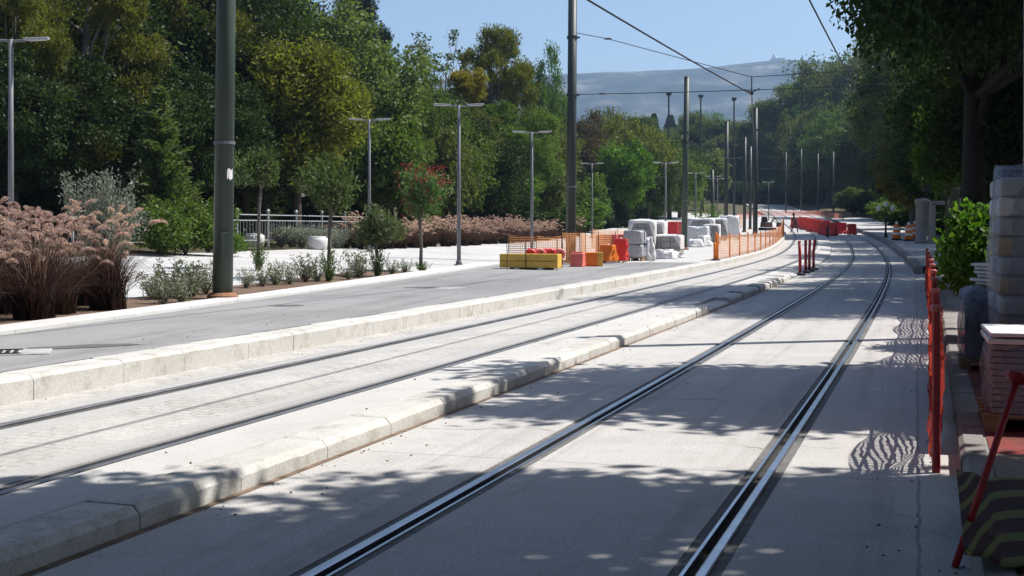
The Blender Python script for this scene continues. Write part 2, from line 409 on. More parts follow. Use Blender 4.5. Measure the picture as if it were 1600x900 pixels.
Y0, Y1 = -8, 235
gz = -.075
def chan(c, z, s=1):     # channel for one grooved rail, c = centre of rail
    a, b = (.12, .10) if s > 0 else (.10, .12)
    return [(c - a, z), (c - a, z - .06), (c + b, z - .06), (c + b, z)]
surface('tram_road', [(-1.95, -.03)] + [(-1.93, 0)] + chan(-.75, 0) + chan(.75, 0, -1) + [(1.90, 0)], Y0, 42, CONC)
surface('tram_road', [(-1.95, -.03)] + [(-1.93, 0)] + chan(-.75, 0) + chan(.75, 0, -1) + [(2.05, 0)], 42, Y1, CONC)
surface('road_joint', [(-1.955, .004), (-1.90, .004)], Y0, 34.5, m_plain('joint_dirt', (.17, .12, .085), .9, 0, .5, 7))
surface('track_bed', [(-2.75, .10)] + chan(-2.90, .10, -1)[::-1] + [(-3.24, .10)], Y0, Y1, BED)
surface('stone_paving', [(-3.24, .10), (-4.06, .10)], Y0, 60, SETTS)
surface('stone_paving', [(-3.24, .10), (-4.06, .10)], 60, Y1, BED)
surface('track_bed', [(-4.06, .10)] + [(o, z) for o, z in chan(-4.40, .10)[::-1]] + [(-4.68, .10)], Y0, Y1, BED)
surface('stone_paving', [(-4.68, .10), (-5.14, .10)], Y0, Y1, SETTS)
surface('median', [(-2.748, .085), (-2.748, .122), (-2.262, .122), (-2.255, -.02)], Y0, 36, CONC_W)
surface('median', [(-2.748, .08), (-2.748, .102), (-1.955, .05), (-1.955, .003)], 36.0, Y1, CONC_W)

# rails
def rail(label, c, z, head, seal, lip_side):
    t = thing('tram_rail', label, 'tram rail', (0, 0, 0), group=None)
    s = lip_side           # groove lies towards +s
    h0, h1 = c - s * .067, c - s * .015
    l0, l1 = c + s * .033, c + s * .05
    r = MB(); ribbon(r, [(h0, z - .03), (h0, z + .004), (h0 + s * .008, z + .008), (h1 - s * .008, z + .008), (h1, z + .003), (h1, z - .04)], Y0, Y1)
    r.build('rail_head', head, t)
    r = MB(); ribbon(r, [(h1, z - .036), (l0, z - .036)], Y0, Y1); r.build('groove', GROOVE, t)
    r = MB(); ribbon(r, [(l0, z - .04), (l0, z + .002), (l1, z + .002), (l1, z - .02)], Y0, Y1); r.build('guard_lip', head, t)
    r = MB(); ribbon(r, [(c - s * .12, z - .006), (h0, z - .006)], Y0, Y1); ribbon(r, [(l1, z - .006), (c + s * .10, z - .006)], Y0, Y1)
    r.build('sealing_strip', seal, t)
    return t
rail('polished left rail of the near track with dark sealant', -.75, 0, STEEL, SEAL, 1)
rail('polished right rail of the near track beside the red fence', .75, 0, STEEL, SEAL, -1)
rail('dull rail of the far track nearest the median', -2.90, .10, STEEL_O, SEAL_G, -1)
rail('dull rail of the far track nearest the tall left kerb', -4.40, .10, STEEL_O, SEAL_G, 1)

# kerbs of separate stones (one setting object per kerb line)
def kerb_line(name, prof, a, b, mat, step=1.0, jit=.01, gap=.004, seed=1, skip=None):
    rnd = random.Random(seed); m = MB(); y = a
    while y < b:
        L = step * rnd.uniform(.85, 1.12); dz = rnd.uniform(-jit, jit); do = rnd.uniform(-jit, jit)
        n = len(prof)
        if not (skip and skip(y)):
            rows = []
            ysub = [y + gap, y + .03] + [y + .03 + (L - .06) * q / 7 for q in range(1, 7)] + [y + L - .03, y + L - gap]
            for yy in ysub:
                sh = .008 if yy in (ysub[0], ysub[-1]) else 0
                wn = mnoise.noise(Vector((yy * 5.3, seed, 0))) * .007 + mnoise.noise(Vector((yy * 1.7, seed, 5))) * .005
                rows.append([P(yy, o + do + (sh if o < 0 else 0) * 0, z + (dz - sh + wn * (1.0 if k_ in (1, 2) else .4) if z > .03 else 0)) for k_, (o, z) in enumerate(prof)])
            vs = [v for r in rows for v in r]; fs = []
            nr_ = len(rows) - 1
            for i in range(nr_):
                for k in range(n): fs.append((i * n + k, i * n + (k + 1) % n, (i + 1) * n + (k + 1) % n, (i + 1) * n + k))
            fs.append(tuple(range(n))); fs.append(tuple(nr_ * n + k for k in range(n - 1, -1, -1)))
            m.add(vs, fs)
        y += L
    return struct(m.build(name, mat))
kerb_line('kerb', [(-1.945, -.05), (-1.945, .085), (-1.985, .126), (-2.245, .128), (-2.25, -.02)], -7, 21.6, KERB, 1.0, .004, .003, 3)
kerb_line('kerb', [(-1.955, -.05), (-1.955, .035), (-2.02, .062), (-2.245, .075), (-2.25, -.02)], 21.62, 24.2, KERB, .9, .006, .02, 5)
kerb_line('kerb', [(-1.93, -.05), (-1.93, .10), (-1.985, .145), (-2.245, .15), (-2.25, -.02)], 24.2, 35.2, KERB, 1.0, .02, .035, 4)
kerb_line('kerb', [(-5.10, .02), (-5.10, .275), (-5.135, .305), (-5.44, .308), (-5.45, 0)], -7, 140, KERB, 1.05, .004, .003, 8)
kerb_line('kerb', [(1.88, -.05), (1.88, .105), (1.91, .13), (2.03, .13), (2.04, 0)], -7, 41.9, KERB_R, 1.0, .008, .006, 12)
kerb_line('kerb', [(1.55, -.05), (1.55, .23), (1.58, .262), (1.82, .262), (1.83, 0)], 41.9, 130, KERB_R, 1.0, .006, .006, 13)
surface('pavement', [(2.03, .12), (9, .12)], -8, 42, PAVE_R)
struct(MB().add([P(y, o, .126) for y, o in [(3, 2.05), (3, 5.5), (7.38, 5.5), (7.38, 2.05)]], [(0, 1, 2, 3)]).build('red_paving', RED_PAVE))
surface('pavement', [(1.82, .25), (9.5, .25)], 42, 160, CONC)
# plaza and what lies on it
def plaza():
    os_ = [O_KB, -7, -8.5, -9.5, -10.5, -12, -13.5, -15, -16.5, -18, -19.2]
    m = MB(); ribbon(m, [(o, lat(o - .001, 0) - (.0 if o < O_KB else .003)) for o in os_], -4, 170); return struct(m.build('plaza', PLAZA))
plaza()
def edge_x(y): return -5.57 + .204 * (y - 13.93)
def strip(name, mat, fa, fb, a, b, dz, side=None, step=1.0):
    m = MB(); ys = np.arange(a, b + .01, step); vs = []; fs = []
    for y in ys:
        xa, xb = fa(y), fb(y); row = []
        for k in range(4):
            x = xa + (xb - xa) * k / 3; row.append((x, y, SZ(x, y) + dz))
        if side: row = [(row[0][0], y, row[0][2] - side)] + row + [(row[-1][0], y, row[-1][2] - side)]
        vs += row
    n = len(vs) // len(ys)
    for i in range(len(ys) - 1):
        for k in range(n - 1): fs.append((i * n + k, i * n + k + 1, (i + 1) * n + k + 1, (i + 1) * n + k))
    return struct(m.add(vs, fs).build(name, mat))
def kback(y):
    o = O_KB - .01; Y = y + o * math.sin(TH(y)); return C(Y) + o * math.cos(TH(Y))
strip('asphalt_road', ASPH, edge_x, kback, 0, 44.5, .006)
strip('kerb', WSTRIP, lambda y: edge_x(y) - .62, lambda y: edge_x(y) - .002, 0, 40, .045, .07)
strip('planting_bed', SOIL, lambda y: edge_x(y) - 1.9, lambda y: edge_x(y) - .635, 0, 33, .014)
def patch(name, mat, cx, cy, w, d, dz, seed, rz=.3, n=18):
    rnd = random.Random(seed); vs = []
    for k in range(n):
        q = 2 * math.pi * k / n; r = 1 + rnd.uniform(-.22, .22)
        lx, ly = w * r * math.cos(q), d * r * math.sin(q)
        x = cx + lx * math.cos(rz) - ly * math.sin(rz); y = cy + lx * math.sin(rz) + ly * math.cos(rz)
        vs.append((x, y, SZ(x, y) + dz))
    return struct(MB().add(vs, [tuple(range(n))]).build(name, mat))
patch('asphalt_patch', ASPH_D, -4.25, 12.6, .55, .18, .011, 3, .5)
patch('asphalt_patch', ASPH_D, -1.75, 25.2, .35, .28, .011, 5)
patch('concrete_patch', PLAZA, -1.2, 24.9, .35, .25, .011, 8)
patch('asphalt_patch', ASPH_D, -3.4, 19.3, .28, .2, .011, 9)
m = MB(); rs = random.Random(66)
for k in range(420):
    side = rs.choice([(-1.93, .14, 0), (-1.93, .5, 0), (-5.05, .3, .10), (-2.7, .5, .122), (1.9, .5, 0), (-5.7, .9, .306)]); y = 6 + 34 * rs.random() ** 1.6; o = side[0] + side[1] * rs.random() * (-1 if side[0] in (-5.7, 1.9) else 1)
    p = P(y, o, side[2]); r0 = rs.uniform(.004, .013); m.box((p[0], p[1], p[2] + r0 * .35), (r0 * 1.6, r0, r0 * .8), rs.uniform(0, 3), rs.uniform(-.4, .4), 0, .6)
struct(m.build('loose_stones', GRAVEL), 'stuff')
# drain
dr = thing('drain_grate', 'iron drain grate in a pale concrete surround on the asphalt', 'drain', (-4.78, 11.95, .306), R(17))
MB().box((0, 0, .004), (.9, .52, .012)).build('surround', CONC, dr, bevel=.004)
m = MB()
for i in range(7): m.box((-.28 + i * .07, 0, .014), (.035, .36, .012))
m.box((-.07, .2, .014), (.52, .03, .012)); m.box((-.07, -.2, .014), (.52, .03, .012)); m.build('grate', BLACK, dr)

# ------------------------------------------------------------------ catenary poles and wires
def pole(label, base, h, r, lean=(0, 0), mat=POLE, bands=(), plinth=True, sticker=False, group='tram overhead line poles'):
    t = thing('catenary_pole', label, 'tram pole', base, group=group)
    top = (lean[0] * h, lean[1] * h, h)
    m = MB(); m.tube([(0, 0, -.05), (lean[0] * h * .5, lean[1] * h * .5, h * .5), top], [r, r * .93, r * .86], 14); m.build('shaft', mat, t, True)
    m = MB(); m.tube([(top[0], top[1], h), (top[0], top[1], h + .03)], [r * .92, r * .7], 14); m.build('cap', mat, t)
    if plinth:
        m = MB(); m.lathe([(r * 1.55, -.05), (r * 1.55, .07), (r * 1.25, .11), (r * 1.02, .12)], n=14); m.build('plinth', RUST, t)
    for z in bands:
        x, y = lean[0] * z, lean[1] * z
        m = MB(); m.lathe([(r * .95, z - .06), (r * 1.08, z - .05), (r * 1.08, z + .05), (r * .95, z + .06)], (x, y, 0), 14)
        m.box((x + r * 1.15, y, z), (.12, .05, .05)); m.build('clamp', POLE_D, t)
    if len(bands) == 2:
        m = MB(); m.box((lean[0] * .9 + r * .35, -r * .90, .9), (.13, .05, .42), R(22)); m.build('inspection_door', mat, t, bevel=.006)
        m = MB(); m.lathe([(r * 1.08, 2.55), (r * 1.08, 2.6)], (lean[0] * 2.5, 0, 0), 14); m.build('steel_band', GALV, t)
    if sticker:
        m = MB(); vs = []
        for k in range(5):
            q = -1.05 + k * .17
            for zz in (1.97 + .015 * (k % 2), 2.12 + .02 * (k % 3)): vs.append((lean[0] * 2 + (r * .985) * math.cos(q), (r * .985) * math.sin(q), zz + .02 * math.sin(k * 2)))
        m.add(vs, [(2 * k, 2 * k + 2, 2 * k + 3, 2 * k + 1) for k in range(4)]); m.build('sticker', WHITE, t)
    return t
pole('nearest tall green pole by the white kerb, standing past the grass', G2(-4.76, 21.05), 9.2, .166, (.012, 0), POLE, (5.6, 7.4), True, True)
pole('second tall pole, behind the yellow box with orange net round its foot', G2(1.98, 43.1), 9.4, .17, (.007, 0), POLE_D, (5.66, 7.6))
pole('third tall pole, between the paver stacks and the white wrapped pallets', G2(8.97, 66.7), 9.0, .16, (.016, 0), POLE, (5.6, 6.1))
pole('fourth pole along the left side, just past the white pallets', G(1134, 93), 8.4, .155, (.01, 0), POLE_D, (5.6,))
pole('slim pole standing behind the orange net fence on its left', G(1163, 108), 8.0, .14, (.008, 0), POLE_D, ())
pole('dark thick pole ending the contact wire, rising above the far trees', G(1180, 100), 9.9, .19, (.004, 0), POLE_D, (8.2,))
for i, (px, Y, h) in enumerate([(1228, 190, 9.0), (1252, 195, 9.6), (1278, 185, 8.4), (1302, 180, 8.6)]):
    pole(['far thin pole on the rising road behind the small machine', 'far thin pole second from left on the rising road',
          'far thin pole rising straight behind the red barrier row', 'far thin pole rightmost on the rising road, against dark trees'][i], G(px, Y), h, .125, (0, 0), POLE_D, (), False)
pole('dark pole on the right pavement among the dark trees', G2(13.6, 39.3), 9.2, .17, (-.01, 0), POLE_D, (5.9, 7.2))
pole('grey pole at the right edge behind the wrapped sack stack', G2(7.14, 17.5), 9.2, .15, (0, 0), GALV, (7.5,))
pole('dark slim pole between the orange net fence and the small machine', G(1172, 118), 7.6, .14, (.006, 0), POLE_D, ())
pole('short dark pole near the cycad palm behind the white pallets', G(1113, 108), 5.2, .15, (0, 0), POLE_D, ())
for px, Y, h in [(1045, 150, 14.4), (1095, 160, 14.9), (1147, 165, 15.0)]:
    t = thing('floodlight_mast', {1045: 'thin mast with lamp box above the dark cypresses', 1095: 'thin mast standing above trees right of the third pole', 1147: 'thin mast under the junction of the overhead wires'}[px], 'mast', G(px, Y), group='distant lighting masts')
    MB().tube([(0, 0, 0), (0, 0, h)], [.16, .09], 8).build('shaft', POLE_D, t)
    m = MB(); m.box((0, 0, h + .15), (.6, .3, .32)); m.box((0, 0, h - .1), (.3, .2, .12)); m.build('lamp_head', POLE_D, t)

def wire(name, label, pts, r, mat=WIRE, cat='overhead wire', sag=0, group=None):
    o = MB().tube(pts, r, 6).build(name, mat, None, True); return tag(o, label, cat, group)
def sagline(a, b, sag, n=10):
    a, b = Vector(a), Vector(b); return [a.lerp(b, k / n) - Vector((0, 0, sag * 4 * (k / n) * (1 - k / n))) for k in range(n + 1)]
spA = Vector((2.15, 43.05, 0)); spD = Vector((math.cos(R(17.3)), -math.sin(R(17.3)), 0))
def sp(t, z): p = spA + spD * t; return (p.x, p.y, z)
tF = 5.85; tN = 9.15
hF = Vector(sp(tF, 5.80)); hN = Vector(sp(tN, 5.80))
wire('contact_wire', 'overhead contact wire above the far track, running to the dark thick pole',
     sagline((-6.6, 1.0, 5.95), (1.42, 24.2, 5.80), .02) + sagline((1.42, 24.2, 5.80), hF, .03)[1:] + sagline(hF, (18.6, 98, 8.3), .5)[1:], .021)
wire('contact_wire', 'overhead contact wire above the near track, upper right of the sky',
     sagline((-1.6, 1.0, 5.95), (5.65, 24.3, 5.80), .02) + sagline((5.65, 24.3, 5.8), hN, .03)[1:] + sagline(hN, P(72, .2, 5.9), .0)[1:] + sagline(P(72, .2, 5.9), P(110, 0, 5.7), .0)[1:], [.017] * 21 + [.007] * 20)
t = thing('span_wire', 'cross span wires from the second pole over both tracks with hangers', 'span wire', (0, 0, 0))
MB().tube(sagline(sp(0, 5.98), sp(12.1, 6.02), .06), .013, 6).build('lower_span', WIRE, t)
up = [Vector(sp(0, 8.05)), Vector(sp(1.1, 7.8)), Vector(sp(3, 7.22)), Vector(sp(tF, 6.36)), Vector(sp(tN, 6.45)), Vector(sp(10.6, 6.9)), Vector(sp(12.1, 7.4))]
MB().tube(up, .012, 6).build('upper_span', WIRE, t)
for tt, zt in ((tF, 6.36), (tN, 6.45)):
    m = MB(); m.tube([sp(tt, zt + .02), sp(tt, 5.80)], .018, 6); m.tube([sp(tt - .25, 5.98), sp(tt, 5.86), sp(tt + .25, 5.98)], .02, 6); m.box(sp(tt, 5.83), (.1, .06, .09)); m.build('hanger', INSUL, t)
for tt, z in ((1.1, 7.8), (.9, 5.97), (10.9, 6.02)):
    m = MB(); p = Vector(sp(tt, z)); m.tube([p - spD * .12, p, p + spD * .12], [.02, .035, .02], 6); m.build('insulator', INSUL, t)
wire('span_wire', 'cross span wire from the third pole over both tracks into the right trees', sagline((9.2, 66.6, 5.7), P(67, 4.5, 6.3), .1), .012, cat='span wire')
wire('span_wire', 'thin cross span behind the fourth pole over the far bend', sagline(P(95, -9, 6.0), P(95, 5, 6.4), .15), .014, cat='span wire')
q0 = P(195, -7, 6.6); q1 = P(195, 7, 6.6)
t = thing('span_wire', 'far cross span between the thin poles on the rising road', 'span wire', (0, 0, 0))
MB().tube([q0, q1], .035, 5).build('lower_span', WIRE, t)
MB().tube(sagline((q0[0], q0[1], q0[2] + 2.4), (q1[0], q1[1], q1[2] + 2.4), .8), .03, 5).build('upper_span', WIRE, t)
wire('span_wire', 'cross span wire from the third pole toward the dark thick pole', sagline((9.2, 66.6, 6.1), (17.6, 98, 6.9), .4), .02, cat='span wire')

# ------------------------------------------------------------------ park lamps
def lamp_proto():
    t = thing('street_lamp', 'x', 'street lamp', (0, 0, 0))
    m = MB(); m.tube([(0, 0, 0), (0, 0, 2.4), (0, 0, 4.72)], [.062, .055, .045], 12); m.build('post', GALV, t, True)
    m = MB(); m.lathe([(.17, 0), (.17, .02), (.09, .03), (.085, .12), (.065, .14)], n=12)
    for q in range(4): m.lathe([(.015, .02), (.015, .05)], (.13 * math.cos(q * 1.57 + .7), .13 * math.sin(q * 1.57 + .7), 0), 6)
    m.build('base_plate', GALV, t)
    MB().box((0, .0, 1.2), (.08, .128, .22)).build('service_door', GALV, t, bevel=.005)
    for s in (-1, 1):
        m = MB(); m.tube([(0, 0, 4.68), (s * .28, 0, 4.70)], .028, 8); m.build('arm', GALV, t)
        h = MB(); h.box((s * .50, 0, 4.735), (.50, .15, .05), ry=-s * .05); hd = h.build('lamp_head', LAMPH, t, bevel=.015)
        MB().box((s * .52, 0, 4.705), (.34, .11, .012), ry=-s * .05).build('lens', LENS, hd)
    return t
lp = lamp_proto()
lamps = [(717, 37.7, 0, 'double armed lamp standing right of the red oleander tree'), (17, 26.0, .1, 'double armed lamp at far left behind the fountain grass'),
         (577, 45.7, .05, 'slim lamp behind the small tree, against green bushes'), (831, 48.8, .0, 'lamp behind the yellow box and left of the second pole'),
         (925, 81, 0, 'lamp just right of the second pole above orange barriers'), (1040, 73, .05, 'lamp behind the paver stacks, left of the third pole'),
         (1087, 100, 0, 'far lamp just right of the third pole, before dark trees'), (1115, 112, 0, 'far lamp between third and fourth pole, higher of the two'), (1121, 128, 0, 'far lamp between third and fourth pole, lower of the two')]
for i, (px, Y, rz, lb) in enumerate(lamps):
    loc = G(px, Y)
    if i == 0: lp.location = loc; lp['label'] = lb; lp['group'] = 'double armed park lamps'; lp.rotation_euler.z = rz
    else: clone(lp, lb, loc, rz, group='double armed park lamps')
clone(lp, 'dark double lamp on the rising road above the small machine', G(1201, 150), .1, (1, 1, .95), 'double armed park lamps', {'post': POLE_D})

# ------------------------------------------------------------------ vegetation tools
def rng(s): return np.random.default_rng(s)
def unit(v): return v / np.maximum(1e-9, np.linalg.norm(v, axis=-1, keepdims=True))
def leaf_quads(c, d, L, W, r, fold=.0):
    n = len(c); d = unit(d); a = unit(np.cross(d, r.normal(size=(n, 3)))); L = np.asarray(L).reshape(-1, 1) * np.ones((n, 1)); W = np.asarray(W).reshape(-1, 1) * np.ones((n, 1))
    v = np.stack([c - d * L, c + a * W - d * L * .1, c + d * L, c - a * W - d * L * .1], 1)
    return v.reshape(-1, 3)
def blob_crown(lobes, clumps, per, cr, leaf, asp, seed, shell=(.6, 1.05), flat=.75, droop=0., outward=.5, vertical=0.):
    r = rng(seed); area = np.array([l[3] * l[4] + l[4] * l[5] + l[3] * l[5] for l in lobes]); cnt = np.maximum(3, (clumps * area / area.sum()).astype(int))
    cs, ds = [], []
    for l, n in zip(lobes, cnt):
        u = unit(r.normal(size=(n, 3))); f = r.uniform(shell[0], shell[1], (n, 1)) ** .7
        cs.append(np.array(l[:3]) + u * f * np.array(l[3:6])); ds.append(u)
    cs = np.concatenate(cs); ds = np.concatenate(ds)
    k = np.repeat(np.arange(len(cs)), per); crs = cr * r.uniform(.55, 1.35, len(cs))
    off = np.clip(r.normal(size=(len(k), 3)), -1.9, 1.9) * .55 * np.array([1, 1, flat]) * crs[k][:, None]
    if vertical: off[:, 2] *= vertical
    c = cs[k] + off; off_n = unit(off + 1e-6)
    d = unit(r.normal(size=(len(k), 3)) + ds[k] * outward + off_n * outward + np.array([0, 0, -droop]))
    L = leaf * r.uniform(.6, 1.25, len(k))
    return leaf_quads(c, d, L, L / asp, r)
def rand_lobes(seed, base, n, rs=(.38, .6), reach=.72, zlo=-.7):
    r = random.Random(seed); bx, by, bz, rx, ry, rz = base; out = [(bx, by, bz, rx * .72, ry * .72, rz * .72)]
    for i in range(n):
        q = i * 2.399 + r.uniform(-.4, .4); zz = r.uniform(zlo, .95); k = math.sqrt(max(0, 1 - zz * zz)) * reach; s = r.uniform(*rs)
        out.append((bx + rx * k * math.cos(q), by + ry * k * math.sin(q), bz + rz * zz * reach, rx * s, ry * s, rz * s * .85))
    return out
def trunk_mb(h, r0, targets, seed, lean=0.0, wig=.15, split=.55):
    r = random.Random(seed); m = MB(); pts = []; n = 7
    for k in range(n + 1):
        t = k / n; pts.append(Vector((lean * t * h + wig * math.sin(t * 4 + seed) * t, wig * math.cos(t * 3.3 + seed) * t, t * h)))
    m.tube([pts[0] - Vector((0, 0, .25))] + pts, [r0 * 1.35] + [r0 * (1.15 - .62 * k / n) for k in range(n + 1)], 9)
    for tg in targets:
        k = r.uniform(split, .95) * n; a = pts[int(k)]; b = Vector(tg); mid = a.lerp(b, .5) + Vector((r.uniform(-.2, .2), r.uniform(-.2, .2), r.uniform(.0, .35)))
        m.tube([a, mid, b], [r0 * .45, r0 * .28, r0 * .1], 6)
        for _ in range(2):
            e = b + Vector((r.uniform(-.8, .8), r.uniform(-.8, .8), r.uniform(-.1, .8))) * (h * .12); m.tube([mid.lerp(b, .4), e], [r0 * .16, r0 * .05], 4)
    return m
PROTO = {}
def tree_proto(key, name, cat, trunk, crownv, leafmat, bark=BARK, extra=None):
    t = thing(name, 'x', cat, (0, 0, 0)); trunk.build('trunk', bark, t, True); mesh_np('crown', crownv, 4, leafmat, t)
    if extra: mesh_np(extra[0], extra[1], 4, extra[2], t)
    PROTO[key] = [t, False]; return t
def plant(key, label, loc, rz=0, sc=1.0, group=None, mats=None):
    p = PROTO[key]
    if not p[1] and not mats:
        p[1] = True; o = p[0]; o['label'] = label
        if group: o['group'] = group
        o.location = loc; o.rotation_euler.z = rz; o.scale = sc if hasattr(sc, '__len__') else (sc,) * 3; return o
    return clone(p[0], label, loc, rz, sc, group, mats)

# broadleaf, 10 m
for i, s in enumerate((11, 23)):
    lob = rand_lobes(s, (0, 0, 6.0, 3.6, 3.6, 4.0), 11, (.36, .55), .78)
    tree_proto('broad%d' % i, 'broadleaf_tree', 'tree', trunk_mb(7.0, .26, [l[:3] for l in lob[1:9]], s), blob_crown(lob, 420, 90, .62, .10, 1.6, s, droop=.25), L_DARK)
# pine, 10 m, separate tufts of needles
for i, s in enumerate((31, 47)):
    r_ = random.Random(s); lob = []
    for k in range(17):
        zz = r_.uniform(3.2, 9.6); rad = 3.3 * math.sqrt(max(.05, 1 - ((zz - 5.6) / 4.6) ** 2)) * r_.uniform(.45, 1); q = k * 2.4
        s2 = r_.uniform(.75, 1.35); lob.append((rad * math.cos(q), rad * math.sin(q), zz, s2 * 1.15, s2 * 1.15, s2 * .75))
    tree_proto('pine%d' % i, 'pine_tree', 'tree', trunk_mb(9.0, .24, [l[:3] for l in lob], s, .01, .25, .3), blob_crown(lob, 620, 85, .40, .11, 3.6, s, (.5, 1.05), .7, outward=1.0), L_PINE, BARK_G)
# yellowish conifer with upright sprays
lob = rand_lobes(5, (0, 0, 5.0, 2.1, 2.1, 2.9), 14, (.3, .48), .8, -.85)
tree_proto('thuja', 'thuja_tree', 'tree', trunk_mb(5.0, .17, [l[:3] for l in lob[1:9]], 5), blob_crown(lob, 640, 75, .34, .10, 2.8, 5, (.6, 1.05), 1, -.4, .5, 2.1), L_YEL)
# soft layered conifer
def conifer_v(seed, h=5.2, w=1.6):
    r = rng(seed); cs = []; ds = []
    for lv in np.arange(.35, h, .22):
        rad = w * (1 - lv / h) ** .8 * r.uniform(.75, 1.15); n = int(5 + rad * 6)
        for k in range(n):
            q = r.uniform(0, 6.283); ln = rad * r.uniform(.6, 1.1)
            for s in np.linspace(.15, 1, 7):
                cs.append((ln * s * math.cos(q), ln * s * math.sin(q), lv + .25 * s * s * .9 + r.normal() * .03)); ds.append((math.cos(q), math.sin(q), .35))
    cs = np.array(cs); ds = np.array(ds); k = np.repeat(np.arange(len(cs)), 9)
    c = cs[k] + r.normal(size=(len(k), 3)) * np.array([.09, .09, .05]); d = ds[k] + r.normal(size=(len(k), 3)) * .55
    return leaf_quads(c, d, .11 * r.uniform(.6, 1.3, len(k)), .03, r)
tree_proto('conifer', 'soft_conifer', 'tree', trunk_mb(5.0, .1, [], 3, 0, .03), conifer_v(3), L_CONI)
# cypress
def cyp_v(seed, h=9, w=1.0):
    r = rng(seed); n = 5200; z = r.uniform(.4, h, n); q = r.uniform(0, 6.283, n)
    prof = w * np.clip(np.minimum((z / (h * .25)) ** .5, ((h - z) / (h * .75)) ** .65), 0, 1) * (1 + .16 * np.sin(q * 5 + z)) * r.uniform(.7, 1.05, n)
    c = np.stack([prof * np.cos(q), prof * np.sin(q), z], 1); d = np.stack([np.cos(q) * .35, np.sin(q) * .35, np.ones(n)], 1) + r.normal(size=(n, 3)) * .25
    k = np.repeat(np.arange(n), 3); c = c[k] + r.normal(size=(3 * n, 3)) * .08
    return leaf_quads(c, d[k], .2 * r.uniform(.6, 1.3, 3 * n), .05, r)
tree_proto('cypress', 'cypress_tree', 'tree', trunk_mb(6, .16, [], 2, 0, .05), cyp_v(2), L_CYP)
# loose bushy tree 5 m
lob = rand_lobes(61, (0, 0, 2.9, 1.5, 1.5, 2.1), 10, (.35, .55), .8)
tree_proto('bushy', 'bushy_tree', 'tree', trunk_mb(3.4, .1, [l[:3] for l in lob[1:7]], 61), blob_crown(lob, 260, 55, .42, .105, 1.8, 61, droop=.2), L_BRITE)
# thin sparse tree
lob = rand_lobes(71, (0, 0, 8.2, 2.4, 2.4, 2.6), 12, (.12, .22), .95)
tree_proto('sparse', 'sparse_tree', 'tree', trunk_mb(8, .14, [l[:3] for l in lob[1:]], 71, 0, .3, .45), blob_crown(lob, 70, 26, .3, .12, 2.0, 71), L_GREYG, BARK_G)
# clipped oleander standards
def standard(key, seed, h, w, ch, flowers=0, lean=0.02, mat=L_OLEA):
    r = rng(seed); cz = h - ch / 2; n = 2600
    lo_ = r.normal(size=(9, 3)) * np.array([.30, .30, .26]); lr_ = r.uniform(.42, .68, 9); li = r.integers(0, 9, n)
    u = unit(r.normal(size=(n, 3))); f = r.uniform(.2, 1.08, (n, 1)) ** .6
    sh = 1 + .2 * np.sin(u[:, :1] * 6 + seed) * np.cos(u[:, 2:] * 5) + r.normal(size=(n, 1)) * .05
    c = np.array([lean * h, 0, cz]) + (lo_[li] + u * f * sh * lr_[li][:, None]) * np.array([w / 2, w / 2, ch / 2]) * 1.12; d = u + np.array([0, 0, .8]) + r.normal(size=(n, 3)) * .8
    v = leaf_quads(c, d, .075 * r.uniform(.6, 1.2, n), .021, r)
    m = MB(); rr = random.Random(seed)
    m.tube([(0, 0, -.1), (lean * h * .1 + .02, .01, h * .25), (lean * h * .5 - .015, 0, h * .5), (lean * h, 0, cz - ch * .15)], [.055, .042, .04, .03], 8)
    for k in range(7):
        q = k * .9; m.tube([(lean * h * .8, 0, cz - ch * .42), (lean * h + .3 * w * math.cos(q), .3 * w * math.sin(q), cz + ch * rr.uniform(-.1, .3))], [.018, .006], 5)
    ex = None
    if flowers:
        nf = flowers; uu = unit(r.normal(size=(nf, 3)) + np.array([0, -.3, .7])); fl = r.choice([0, 1, 2, 3, 4, 5], nf); cc = np.array([lean * h, 0, cz]) + (lo_[fl] + uu * lr_[fl][:, None] * r.uniform(.9, 1.12, (nf, 1))) * np.array([w / 2, w / 2, ch / 2]) * 1.12
        k = np.repeat(np.arange(nf), 9); ex = ('blossoms', leaf_quads(cc[k] + r.normal(size=(len(k), 3)) * .05, r.normal(size=(len(k), 3)), .026, .020, r), L_RED)
    tree_proto(key, 'standard_tree', 'tree', m, v, mat, BARK_G, ex)
standard('st0', 1, 2.98, 1.05, 1.15, 0, .04); standard('st1', 2, 2.65, 1.42, 1.35, 0, .05); standard('st2', 3, 1.62, .86, .98, 0, 0, L_GREYG); standard('st3', 4, 2.62, 1.2, 1.25, 90, .0)

# low plants
def herb_v(seed, w, h, n, leaf, asp=3.0, stems=26):
    r = rng(seed); q = r.uniform(0, 6.283, stems); sp_ = r.uniform(.1, 1, stems) * w / 2; hh = h * r.uniform(.5, 1, stems)
    k = r.integers(0, stems, n); t = r.uniform(.12, 1, n)
    c = np.stack([np.cos(q)[k] * sp_[k] * t ** .8, np.sin(q)[k] * sp_[k] * t ** .8, hh[k] * t], 1) + r.normal(size=(n, 3)) * w * .035
    d = np.stack([np.cos(q)[k] * .6, np.sin(q)[k] * .6, np.ones(n) * .7], 1) + r.normal(size=(n, 3)) * .7
    return leaf_quads(c, d, leaf * r.uniform(.6, 1.3, n), leaf / asp, r)
def shrub_proto(key, name, v, mat, stem_h, seed=0, cat='shrub'):
    r = random.Random(seed); t = thing(name, 'x', cat, (0, 0, 0)); mesh_np('foliage', v, 4, mat, t); m = MB()
    for k in range(9):
        q = k * .7; m.tube([(0, 0, -.05), (stem_h * .3 * math.cos(q), stem_h * .3 * math.sin(q), stem_h * r.uniform(.5, .8))], [.012, .004], 4)
    m.build('stems', BARK_G, t); PROTO[key] = [t, False]
shrub_proto('silver', 'silver_shrub', herb_v(1, 2.0, 1.75, 9500, .045, 2.6, 70), L_SILV, 1.2)
